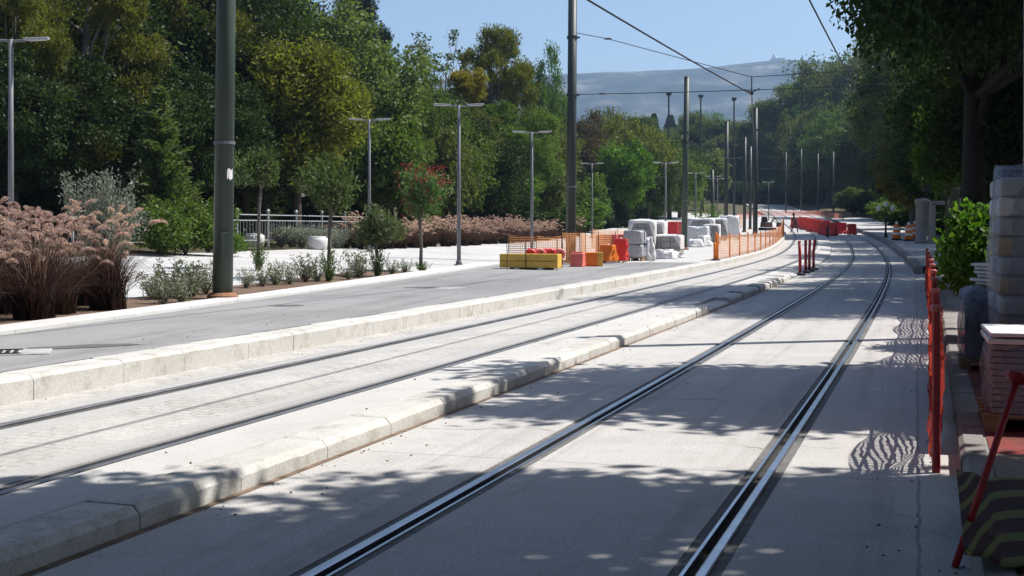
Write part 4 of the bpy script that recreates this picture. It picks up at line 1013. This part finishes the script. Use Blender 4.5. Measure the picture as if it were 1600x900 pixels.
def paver_stack(label, loc, rz, w, d, layers, lh, seed, wrap=True, hood=True):
    t = thing('paver_pallet', label, 'pallet of pavers', loc, rz); pallet(w, d).build('pallet', WOOD, t); rr = random.Random(seed); m = MB(); h0 = .12
    for l in range(layers):
        nx = max(2, int(w / .33)); ny = max(2, int(d / .4))
        for i in range(nx):
            for j in range(ny):
                m.box((-w / 2 + (i + .5) * w / nx, -d / 2 + (j + .5) * d / ny, h0 + lh * (l + .5)), (w / nx - .02, d / ny - .02, lh - .016), rr.uniform(-.02, .02))
    m.build('pavers', PAVER, t)
    H = h0 + layers * lh
    if hood:
        m = MB(); vs = []; fs = []; nn = 24; rows = [(1.03, H * .35), (1.04, H * .8), (1.02, H * .99), (.9, H * 1.02), (.4, H * 1.045)]
        # crumpled plastic hood: covers the top, hangs down both ends, front left open
        for a, z in rows:
            for k in range(nn):
                q = 2 * math.pi * k / nn; cx, sy = math.cos(q), math.sin(q); mm = max(abs(cx), abs(sy)); x, y_ = cx / mm * w / 2 * a, sy / mm * d / 2 * a
                zz = z
                if a > 1.0 and sy < -.45 and abs(cx) < abs(sy) * .92 and z < H * .95: zz = H * .93
                n3 = mnoise.noise_vector(Vector((x * 4 + seed, y_ * 4, z * 4))) * .04
                vs.append((x + n3.x, y_ + n3.y, zz + abs(n3.z) * .8 + .012))
        for i in range(len(rows) - 1):
            for k in range(nn): fs.append((i * nn + k, i * nn + (k + 1) % nn, (i + 1) * nn + (k + 1) % nn, (i + 1) * nn + k))
        fs.append(tuple((len(rows) - 1) * nn + k for k in range(nn))); m.add(vs, fs); m.build('plastic_hood', WRAP, t, True)
    return t
def wrapped(label, loc, rz, w, d, h, seed, mat, amp=.05, name='wrapped_pallet', tiers=1, group=None):
    t = thing(name, label, 'wrapped pallet', loc, rz, group); pallet(w * .98, d * .98).build('pallet', WOOD, t)
    for k in range(tiers):
        o = lumpy(w, d, h / tiers - .02, seed + k * 3, amp).build('wrapped_load', mat, t, True); o.location = (0, 0, .12 + k * h / tiers)
    m = MB(); m.box((w * .5 - .01, d * -.1, .12 + h * .5), (.03, .02, h * .96)); m.build('strap', m_plain('strap_blue', (.08, .1, .3), .5) if 'strap_blue' not in bpy.data.materials else bpy.data.materials['strap_blue'], t)
    return t
wrapped('grey wrapped two tier pallet load right of the bright red barrier', G(992, 46.5), ROAD - .05, .78, .8, 1.0, 3, WRAP_G, .025, tiers=2)
paver_stack('tall stack of grey pavers in white plastic behind the grey load', G(1004, 52.5), ROAD + .12, 1.05, 1.0, 5, .27, 4)
paver_stack('narrow white hooded paver stack right of the tall paver stack', G(1029, 53.5), ROAD + .05, .62, .9, 5, .26, 6)
paver_stack('low stack of grey pavers in white plastic left of the third pole', G(1043, 53.0), ROAD, 1.2, 1.0, 3, .25, 8)
def sack(label, loc, rz, w, d, h, seed, mat=WRAP):
    o = lumpy(w, d, h, seed, .09, 6, .7).build('plastic_heap', mat, None, True, loc=loc, rz=rz); return tag(o, label, 'plastic sheeting')
sack('crumpled white plastic leaning on the grey wrapped load', G(1012, 46.8), .3, .42, .6, .82, 11)
sack('crumpled white plastic sheet lying before the low paver stack', G(1033, 49.2), -.2, 1.25, .7, .32, 12)
sack('flat white plastic sheet on the ground near the third pole', G(1054, 51), .5, .7, .6, .22, 13)
whites = [(1090, 76, 1.5, 1.0, 1.0, 'white wrapped pallet directly right of the third pole, front row', 0), (1112, 78, 1.0, 1.0, 1.15, 'grey faced wrapped pallet in the middle of the white pallets', 1), (1096, 84, 1.7, 1.1, 1.5, 'white wrapped pallet behind, first of the back row', 0), (1119, 86, 1.4, 1.1, 1.55, 'white wrapped pallet behind, second of the back row', 0), (1140, 88, 1.4, 1.1, 1.5, 'rightmost white wrapped pallet behind the fourth pole', 0)]
for i, (px, Y, w, d, h, lb, g) in enumerate(whites):
    if g or i in (2, 3): paver_stack(lb, G(px, Y), ROAD + .05 * i, w, d, 5 if h > 1.2 else 4, .26, 30 + i)
    else: wrapped(lb, G(px, Y), ROAD + .05 * i, w, d, h, 20 + i, WRAP, .05)
sack('heap of white plastic before the white pallets', G(1086, 72), .2, 1.0, .8, .42, 15)
sack('white plastic bundle right of the third pole', G(1100, 73.5), .7, .9, .7, .6, 16)
plant('palm', 'small cycad palm in a bed behind the white pallets', G(1108, 97), 0, 1.55)
for i, (px, Y, lb, mt) in enumerate([(1046, 84, 'red plastic barrier behind the paver stacks, left one', REDP), (1058, 86, 'faded red plastic barrier behind the paver stacks, right one', PINKP)]):
    jersey(lb, G(px, Y), ROAD, mt, WHITE, 1.1, 1.15, .5)
net_fence('orange_net', 'orange net around the palm bed behind white pallets', gp((1050, 92), (1085, 99), (1130, 110), (1165, 126)), 1.0, NET_O, REBAR, .02, .05)
# orange net along the far track
pts = []
for y in np.arange(45.6, 121, 3.6): pts.append(P(float(y), -5.28, .305))
net_fence('orange_net_fence', 'long orange net fence along the left kerb of the far track', pts, .92, NET_O, ORG, .03, .03, cat='net fence')
for k, y in enumerate((44.9, 45.3)):
    t = thing('orange_post', ['orange barrier post ending the long net fence, nearer one', 'taller orange barrier post at the end of the long net fence'][k], 'post', P(y, -5.3, .305))
    MB().lathe([(.05, .03), (.05, .62 + k * .35), (.03, .66 + k * .35)], n=10).build('shaft', ORG, t, True)
    MB().lathe([(.16, 0), (.16, .03), (.07, .06)], n=10).build('base', BLACK, t)
# red posts standing on the median end
rp = [(39.4, -1.88), (41.6, -1.86), (43.1, -1.84), (44.8, -1.80)]
for k, (y, o) in enumerate(rp):
    t = thing('red_post', ['nearest red post at the end of the broken median kerb', 'second red post past the median kerb end', 'third red post past the median kerb end', 'farthest of the four red posts past the median'][k], 'post', P(y, o, .04), group='four red posts past the median')
    MB().tube([(0, 0, 0), (.0, 0, .55), (.02 * (k - 1), 0, 1.02)], [.05, .047, .045], 10).build('shaft', REDF, t, True)
    MB().lathe([(.18, -.03), (.18, .02), (.06, .06)], n=12).build('base', BLACK, t)
    MB().lathe([(.05, 1.0), (.055, 1.03), (.02, 1.05)], (.02 * (k - 1), 0, 0), 10).build('cap', REDF, t)
a, b = Vector(P(39.4, -1.88, .32)), Vector(P(44.8, -1.8, .32))
tag(MB().tube([a, a.lerp(b, .5) - Vector((0, 0, .04)), b], .012, 6).build('barrier_rope', PINKP), 'low faded rope linking the four red posts', 'rope')

# far site: barriers, machine, worker
bar = [(1250, 128), (1262, 122), (1273, 116), (1284, 111), (1294, 107)]
for i, (px, Y) in enumerate(bar):
    jersey(['leftmost red barrier in the far slanting row across the track', 'second red barrier in the far slanting row', 'third red barrier, middle of the far slanting row', 'fourth red barrier in the far slanting row', 'nearest red barrier at the right end of the slanting row'][i], G(px, Y), R(-60), REDP, WHITE if i % 2 else REDF, 1.9 if i else 2.4, 1.1, .6, 'far red barriers across the track')
for i, (px, Y) in enumerate([(1306, 112), (1317, 112)]):
    jersey(['shaded dark red barrier left of the end barrier', 'shaded dark red barrier touching the end barrier'][i], G(px, Y), 0, REDF, REDF, .62, 1.0, .5, 'far red barriers across the track')  # darker red plastic paints the shade onto these two barriers
jersey('upright red barrier with pale top left of the globe lamp', G(1331, 109), .2, REDP, WHITE, .75, .95, .5, 'far red barriers across the track')
net_fence('red_net', 'far red orange net on the rising road above the barrier row', gp((1150, 150), (1190, 165), (1240, 175), (1290, 165), (1318, 150)), .8, NET_P, REBAR, .03, .1)
o = MB().tube([(0, 0, 0), (0, 0, .95)], .09, 8).build('dark_post', BLACK, None, loc=G(1293, 101)); tag(o, 'short dark post standing before the slanting red barriers', 'post')
ex = thing('small_machine', 'small dark brown construction machine beyond the orange net fence', 'machine', G(1199, 112, .0), .4)
m = MB()
for s in (-1, 1): m.prism([(s * .42 - .12, .05), (s * .42 + .12, .05), (s * .42 + .12, .3), (s * .42 - .12, .3)], -.6, .6)
DK = m_plain('machine_brown', (.07, .045, .035), .6, 0, .3); m.build('tracks', BLACK, ex, bevel=.05)
MB().box((-.1, 0, .55), (.85, .8, .45), taper=.9).build('body', DK, ex, bevel=.05)
m = MB(); m.box((-.3, 0, 1.0), (.4, .5, .5), taper=.85); m.build('seat_cab', BLACK, ex, bevel=.03)
m = MB(); m.tube([(.3, 0, .6), (.75, 0, 1.15), (1.15, 0, .75)], [.08, .07, .05], 8); m.build('boom', DK, ex)
m = MB(); m.prism([(-.18, .35), (.18, .35), (.18, .75), (-.18, .75)], 1.05, 1.35); m.build('bucket', DK, ex)

def person():
    t = thing('person', 'worker in dark clothes bending with legs apart beside the net fence', 'person', G(1243, 112), .3)
    me = bpy.data.meshes.new('body')
    J = {'pel': (0, 0, .92), 'ch': (-.10, -.02, 1.22), 'nk': (-.16, -.03, 1.40), 'hd': (-.20, -.04, 1.56), 'ht': (-.22, -.04, 1.70), 'hipL': (-.10, 0, .86), 'knL': (-.28, -.02, .48), 'anL': (-.44, .02, .09), 'toL': (-.56, -.06, .04),
         'hipR': (.10, 0, .86), 'knR': (.16, -.04, .47), 'anR': (.22, .03, .09), 'toR': (.18, -.12, .04), 'shL': (-.28, -.02, 1.32), 'elL': (-.38, -.1, 1.06), 'haL': (-.44, -.22, .86), 'shR': (.06, -.02, 1.32), 'elR': (.06, -.14, 1.05), 'haR': (-.04, -.26, .88)}
    E_ = [('pel', 'ch'), ('ch', 'nk'), ('nk', 'hd'), ('hd', 'ht'), ('pel', 'hipL'), ('hipL', 'knL'), ('knL', 'anL'), ('anL', 'toL'), ('pel', 'hipR'), ('hipR', 'knR'), ('knR', 'anR'), ('anR', 'toR'), ('ch', 'shL'), ('shL', 'elL'), ('elL', 'haL'), ('ch', 'shR'), ('shR', 'elR'), ('elR', 'haR')]
    ks = list(J); me.from_pydata([J[k] for k in ks], [(ks.index(a), ks.index(b)) for a, b in E_], [])
    o = bpy.data.objects.new('body', me); COL.objects.link(o); o.parent = t; me.materials.append(m_plain('dark_clothes', (.06, .05, .055), .8, 0, .3))
    rad = dict(pel=.15, ch=.17, nk=.065, hd=.10, ht=.075, hipL=.10, hipR=.10, knL=.07, knR=.07, anL=.05, anR=.05, toL=.04, toR=.04, shL=.075, shR=.075, elL=.05, elR=.05, haL=.04, haR=.04)
    sk = o.modifiers.new('Skin', 'SKIN'); sk.use_smooth_shade = True
    for i, k in enumerate(ks): me.skin_vertices[0].data[i].radius = (rad[k], rad[k])
    me.skin_vertices[0].data[0].use_root = True; o.modifiers.new('Sub', 'SUBSURF').levels = 1
    m = MB(); m.lathe([(.115, 0), (.118, .04), (.10, .10), (.05, .14), (.01, .15)], (-.21, -.04, 1.62), 12); m.build('cap', m_plain('cap_dark', (.03, .03, .04), .7), t, True)
    m = MB(); m.tube([(-.16, -.03, 1.30), (-.05, -.01, 1.0)], [.165, .16], 12, False); m.build('vest', m_plain('dull_vest', (.16, .06, .04), .8), t, True)
person()

# ------------------------------------------------------------------ right side, middle distance
t = thing('globe_lamp', 'old iron lamp with white globes on the right pavement', 'lamp', G(1384, 92))
MB().tube([(0, 0, 0), (0, 0, .3), (0, 0, 1.9)], [.16, .08, .05], 10).build('post', BLACK, t)
m = MB(); m.tube([(-.55, 0, 1.95), (0, 0, 1.85), (.55, 0, 1.95)], .03, 6); m.tube([(0, 0, 1.8), (0, 0, 2.2)], .04, 6); m.build('arms', BLACK, t)
for x, z in ((-.5, 2.1), (.5, 2.1), (0, 2.4)):
    m = MB(); m.lathe([(.03, -.2), (.14, -.14), (.2, 0), (.14, .14), (.02, .2)], (x, 0, z), 12); m.build('globe', GLOBE, t, True)
for i, (px, Y, lb) in enumerate([(1401, 86, 'orange and white barrel standing left of another before the stone pillar'), (1420, 84, 'orange and white barrel close to the stone pillar'), (1429, 88, 'orange barrel half hidden behind the stone pillar')]):
    t = thing('traffic_barrel', lb, 'traffic barrel', G(px, Y), group='orange barrels by the stone pillar')
    MB().lathe([(.36, 0), (.36, .08), (.28, .1)], n=16).build('base', BLACK, t)
    MB().lathe([(.27, .1), (.25, .45), (.24, .75), (.21, 1.0), (.18, 1.02)], n=16).build('body', ORG, t, True)
    for z in (.35, .68): MB().lathe([(.268 - z * .035, z), (.262 - z * .035, z + .15)], n=16).build('white_band', WHITE, t, True)
    MB().lathe([(.05, 1.02), (.09, 1.1), (.09, 1.2), (.02, 1.25)], n=10).build('beacon', WHITE, t, True)
t = thing('gate_pillar', 'round grey stone gate pillar on the right pavement', 'pillar', G(1441, 79))
MB().lathe([(.46, 0), (.46, .2), (.40, .25), (.39, 2.45), (.46, 2.5), (.47, 2.68), (.36, 2.74), (.05, 2.8)], n=20).build('shaft', STONE, t, True)
t = thing('lantern', 'black lantern with pale cap on top of the grey stone pillar', 'lantern', G(1448, 79, 2.76))
MB().tube([(0, 0, -.05), (0, 0, .35)], [.1, .05], 10).build('stem', BLACK, t)
MB().lathe([(.12, .35), (.3, .45), (.36, 1.1), (.3, 1.18)], n=8).build('cage', BLACK, t)
MB().lathe([(.34, 1.19), (.2, 1.35), (.1, 1.42), (.02, 1.6)], n=8).build('cap', GLOBE, t)
t = thing('gate_frame', 'pale gate frame between the stone pillar and dark trunk', 'gate', G(1466, 78), 0)
m = MB(); m.box((-.35, 0, 1.25), (.3, .3, 2.5)); m.build('post', STONE, t, bevel=.02)
m = MB(); m.box((.25, 0, 2.5), (1.3, .3, .25)); m.build('lintel', STONE, t, bevel=.02)
m = MB(); m.box((.8, 0, 1.25), (.25, .3, 2.5)); m.build('post', STONE, t, bevel=.02)
t = thing('lantern', 'small white globe lantern left of the big dark trunk', 'lantern', G(1497, 62))
MB().tube([(0, 0, 0), (0, 0, 2.25)], [.08, .05], 8).build('post', BLACK, t); MB().lathe([(.05, 2.25), (.17, 2.35), (.2, 2.5), (.13, 2.65), (.02, 2.7)], n=12).build('globe', GLOBE, t, True)
# roadside bush
lob = rand_lobes(91, (0, 0, .88, .36, .6, .66), 10, (.4, .6), .7)
t = thing('roadside_bush', 'bright green bush between red fence and wrapped sacks', 'bush', G2(5.82, 15.8)); mesh_np('foliage', blob_crown(lob, 240, 40, .2, .055, 1.8, 91), 4, L_BRITE, t)
m = MB()
for k in range(8): m.tube([(0, 0, -.03), (.35 * math.cos(k), .35 * math.sin(k), .8)], [.02, .008], 5)
m.build('stems', BARK, t)
t = thing('roadside_bush', 'shaded dark bush beyond the bright bush on the right', 'bush', G2(8.9, 21.5)); mesh_np('foliage', blob_crown(lob, 200, 40, .22, .06, 1.8, 92), 4, L_DARK, t); t.scale = (1.3, 1.3, 1.2)
m = MB()
for k in range(8): m.tube([(0, 0, -.03), (.35 * math.cos(k), .35 * math.sin(k), .8)], [.02, .008], 5)
m.build('stems', BARK, t)

# red fence along the near track
pts = [P(y, 1.74, 0) for y in (8.25, 10.4, 12.6, 14.9, 17.3, 20.0, 23.0, 26.3, 30.0)]
rf = net_fence('red_net_fence', 'red post and net fence along the right edge of the near track', pts, .92, NET_R, REDF, .025, .10, cat='net fence', cap=CAPR, wob=.055)
for i in range(len(pts) - 1):
    a, b = Vector(pts[i]) - Vector(pts[0]), Vector(pts[i + 1]) - Vector(pts[0])
    for z in (.25, .5, .78):
        m = MB(); m.tube([a + Vector((0, 0, z)), a.lerp(b, .5) + Vector((.01, 0, z - .05)), b + Vector((0, 0, z))], .011, 6); m.build('rail', REDF if z != .5 else m_plain('yellow_tape', (.55, .42, .12), .6), rf)
# leaning post with netting down in the foreground
t = thing('leaning_post', 'dark red post with flat cap leaning in the right foreground', 'post', (1.92, 5.55, .0))
MB().tube([(0, 0, 0), (.15, .04, .40), (.30, .08, .80)], [.017, .016, .016], 8).build('shaft', REDF, t, True)
m = MB(); m.tube([(.295, .08, .79), (.305, .083, .82)], [.03, .055], 12); m.tube([(.305, .083, .82), (.309, .084, .835)], [.055, .05], 12); m.build('cap', REDF, t)
# striped plastic sheeting sagging over the pavement edge
def striped_mat():
    m, t_, out = nt('striped_sheet'); u = N(t_, 'ShaderNodeUVMap'); u.uv_map = 'UVMap'; sx = N(t_, 'ShaderNodeSeparateXYZ'); t_.links.new(u.outputs[0], sx.inputs[0])
    mu = N(t_, 'ShaderNodeMath', operation='FRACT'); t_.links.new(sx.outputs[1], mu.inputs[0]); lt = N(t_, 'ShaderNodeMath', operation='LESS_THAN'); lt.inputs[1].default_value = .36; t_.links.new(mu.outputs[0], lt.inputs[0])
    c = mixc(t_, (.060, .028, .028), (.15, .15, .05), lt.outputs[0]); nz = noise(t_, coords(t_), 6, 4); bsdf(t_, out, c, .85, 0, bump(t_, nz, .4, .02), .15); return m
def striped_sheet():
    vs = []; fs = []; uv = []; nx, ny = 24, 20
    for j in range(ny + 1):
        v = j / ny; y = 5.0 + 1.75 * v
        for i in range(nx + 1):
            u = i / nx; fold = u < .3
            x = 1.90 + .33 * (y - 5.4) + (u / .3 * .16 if fold else .16 + (u - .3) * 1.9)
            z = ((.21 - u / .3 * .06) if fold else .15) + .007 * math.sin(9 * u + 5 * v) + .005 * math.sin(31 * u + 3) * (1 if fold else .6)
            vs.append((x, y, z)); uv.append((u, (y - 5.0) / .42 + (8.0 * (.3 - u) if fold else -.35 * (u - .3))))
    for j in range(ny):
        for i in range(nx): fs.append((j * (nx + 1) + i, j * (nx + 1) + i + 1, (j + 1) * (nx + 1) + i + 1, (j + 1) * (nx + 1) + i))
    o = MB().add(vs, fs).build('striped_sheet', striped_mat(), None, True); l = o.data.uv_layers.new(name='UVMap')
    for lp_ in o.data.loops: l.data[lp_.index].uv = uv[lp_.vertex_index]
    s = o.modifiers.new('Solid', 'SOLIDIFY'); s.thickness = .006
    return tag(o, 'dark plastic sheet with yellow green stripes in the shaded right foreground', 'plastic sheet')
striped_sheet()
struct(MB().add([P(y, o, .126) for y, o in [(8.3, 2.05), (8.3, 5.5), (17.5, 5.5), (17.5, 2.05)]], [(0, 1, 2, 3)]).build('red_paving', RED_PAVE))
struct(MB().add([P(y, o, .128) for y, o in [(7.4, 2.05), (7.4, 4.6), (8.28, 4.6), (8.28, 2.05)]], [(0, 1, 2, 3)]).build('gravel', GRAVEL))
# stacks on the pavement
def sack_stack(label, loc, rz, w, d, rows, seed):
    t = thing('sack_stack', label, 'sack stack', loc, rz); pallet(w, d, .13).build('pallet', WOOD, t); rr = random.Random(seed); z = .13; lay = [BAG_A, BAG_W, BAG_B]
    for l in range(rows):
        hh = .165
        for i in range(2):
            for j in range(2):
                m = MB(); m.box((0, 0, hh / 2), (w / 2 * .98, d / 2 * .98, hh * .97)); o = m.build('sack', lay[(l + (l // 3)) % 3], t, True, bevel=.03)
                o.location = ((i - .5) * w / 2 + rr.uniform(-.012, .012), (j - .5) * d / 2, z); o.rotation_euler.z = rr.uniform(-.02, .02)
        z += hh
    o = lumpy(w * 1.07, d * 1.07, z + .02, seed + 77, .03, 11, .97).build('clear_wrap', WRAP_C, t, True); o.location = (0, 0, .08)
    return t
sack_stack('tall stack of sacks under clear plastic at the right edge', G2(4.75, 11.0), R(-17), 1.15, 1.1, 10, 5)
t = thing('wrapped_pallet', 'bluish plastic wrapped pallet beside the tall sack stack', 'wrapped pallet', G2(4.62, 12.35), R(-17)); pallet(.6, .6, .12).build('pallet', WOOD, t)
MB().box((0, 0, .40), (.46, .5, .56)).build('dark_load', m_plain('dark_blocks', (.05, .055, .07), .7), t, bevel=.02); o = lumpy(.58, .6, .72, 41, .05, 9, .93).build('plastic_wrap', WRAP_B, t, True); o.location = (0, 0, .06)
m = MB(); rr = random.Random(4)
for k in range(6): m.box((rr.uniform(-.03, .03), rr.uniform(-.03, .03), .02 + k * .036), (.34 + rr.uniform(-.05, .05), .42, .028), rr.uniform(-.1, .1))
o = m.build('board_pile', BAG_W, None, loc=G2(4.70, 12.3, .80), rz=.1, bevel=.006); tag(o, 'small pile of pale boards on the bluish wrapped pallet', 'boards')
t = thing('slab_stack', 'low stack of white slabs under plastic in the right foreground', 'slab stack', G2(3.78, 8.75), R(-17)); pallet(1.1, .9, .12).build('pallet', WOOD, t); m = MB()
for k in range(11): m.box((rr.uniform(-.008, .008), rr.uniform(-.008, .008), .14 + k * .042), (1.0, .8, .034), rr.uniform(-.008, .008))
m.build('slabs', PAVER, t, bevel=.004)
m = MB(); m.box((0, 0, .60), (1.04, .84, .035)); m.box((.02, .01, .645), (1.06, .85, .028), .02); m.build('top_slabs', WHITE, t, bevel=.008)
o = lumpy(1.08, .88, .5, 51, .03, 9, .98).build('plastic_wrap', WRAP_C, t, True); o.location = (0, 0, .08)

# ------------------------------------------------------------------ far hill, sky, sun, haze
def hill():
    r_ = np.random.default_rng(3); xs = np.linspace(-1400, 2200, 120); ys = np.linspace(1500, 3100, 46); vs = []; fs = []
    px = [-3000, 300, 700, 880, 950, 1040, 1100, 1160, 1215, 1260, 1310, 1420, 1600, 4000]; py = [200, 150, 128, 119, 116, 113, 109, 102, 96, 99, 104, 118, 150, 230]
    for y in ys:
        for x in xs:
            p = x / 2500 * F + 800; hh = (HOR - np.interp(p, px, py)) / F * 2500 + EYE; t_ = min(1, (y - 1500) / 1000); t_ = t_ * t_ * (3 - 2 * t_)
            if y > 2500: t_ = 1 - .5 * (y - 2500) / 600
            n = mnoise.fractal(Vector((x * .004, y * .004, 1)), 1, 2, 5) * 16 * (1 - abs(2 * t_ - 1)) + mnoise.noise(Vector((x * .02, 0, 0))) * 1.5
            gully = -14 * abs(mnoise.noise(Vector((x * .006, y * .0016, 4)))) * (1 - t_) * 2 * t_
            vs.append((x, y, 14 + hh * t_ + n + gully - (14 * t_)))
    nx = len(xs)
    for j in range(len(ys) - 1):
        for i in range(nx - 1): fs.append((j * nx + i, j * nx + i + 1, (j + 1) * nx + i + 1, (j + 1) * nx + i))
    m, t_, out = nt('hill_scrub'); v = coords(t_); c = ramp(t_, noise(t_, v, .011, 9, .7), [(.42, (.015, .024, .018)), (.52, (.04, .048, .036)), (.60, (.11, .105, .085)), (.72, (.24, .225, .20))])
    bsdf(t_, out, c, .95, 0, None, .1); struct(MB().add(vs, fs).build('hills', m, None, True))
    t = thing('summit_station', 'tiny pale station building on the summit of the far hill', 'building', (415 / F * 2500, 2500, (HOR - 96) / F * 2500 + 1))
    MB().box((0, 0, 3), (26, 14, 7)).build('hall', WPAINT, t); MB().lathe([(4, 6), (4, 11), (2.5, 14), (.3, 15)], (-6, 0, 0), 12).build('dome', WPAINT, t); MB().tube([(6, 0, 5), (6, 0, 20)], [.5, .2], 6).build('mast', WPAINT, t)
hill()

AZ, EL = R(75), R(55)
S = Vector((math.cos(EL) * math.sin(AZ), math.cos(EL) * math.cos(AZ), math.sin(EL)))
sun = bpy.data.lights.new('sun', 'SUN'); sun.energy = 5.0; sun.angle = R(.53); sun.color = (1, .955, .89)
so = bpy.data.objects.new('sun', sun); COL.objects.link(so); so.rotation_euler = (-S).to_track_quat('-Z', 'Y').to_euler(); so.location = (20, 10, 40)
w = bpy.data.worlds.new('World'); SC.world = w; w.use_nodes = True; wt = w.node_tree
bg = wt.nodes['Background']; sky = wt.nodes.new('ShaderNodeTexSky'); sky.sky_type = 'NISHITA'; sky.sun_disc = False; sky.sun_elevation = EL; sky.sun_rotation = AZ
sky.air_density = 1.0; sky.dust_density = 1.7; sky.ozone_density = 3.5; sky.altitude = 100
wt.links.new(sky.outputs[0], bg.inputs['Color']); bg.inputs['Strength'].default_value = .10

hz = MB().box((400, 1570, 170), (4400, 3260, 360)).build('haze', None if False else bpy.data.materials.new('haze_air')); struct(hz, 'stuff')
hm = hz.data.materials[0]; hm.use_nodes = True; ht = hm.node_tree
for n in list(ht.nodes): ht.nodes.remove(n)
ho = ht.nodes.new('ShaderNodeOutputMaterial'); pv = ht.nodes.new('ShaderNodeVolumePrincipled'); pv.inputs['Color'].default_value = (.46, .68, 1.0, 1); pv.inputs['Density'].default_value = .00023; pv.inputs['Anisotropy'].default_value = .2
ht.links.new(pv.outputs[0], ho.inputs['Volume'])

cam = bpy.data.cameras.new('camera'); co = bpy.data.objects.new('camera', cam); COL.objects.link(co); co.location = (0, 0, EYE); co.rotation_euler = (R(90), 0, 0)
cam.sensor_width = 36; cam.lens = 36 * F / 1600; cam.shift_y = -(450 - HOR) / 1600; cam.clip_start = .1; cam.clip_end = 8000
SC.camera = co
SC.render.engine = 'CYCLES'
SC.view_settings.view_transform = 'Standard'; SC.view_settings.look = 'None'; SC.view_settings.exposure = .60; SC.view_settings.gamma = 1
c = SC.cycles; c.max_bounces = 6; c.diffuse_bounces = 3; c.glossy_bounces = 2; c.transmission_bounces = 3; c.transparent_max_bounces = 12; c.volume_bounces = 0
for k_, (o_, used) in PROTO.items():
    if not used:
        for ch in list(o_.children): bpy.data.objects.remove(ch)
        bpy.data.objects.remove(o_)
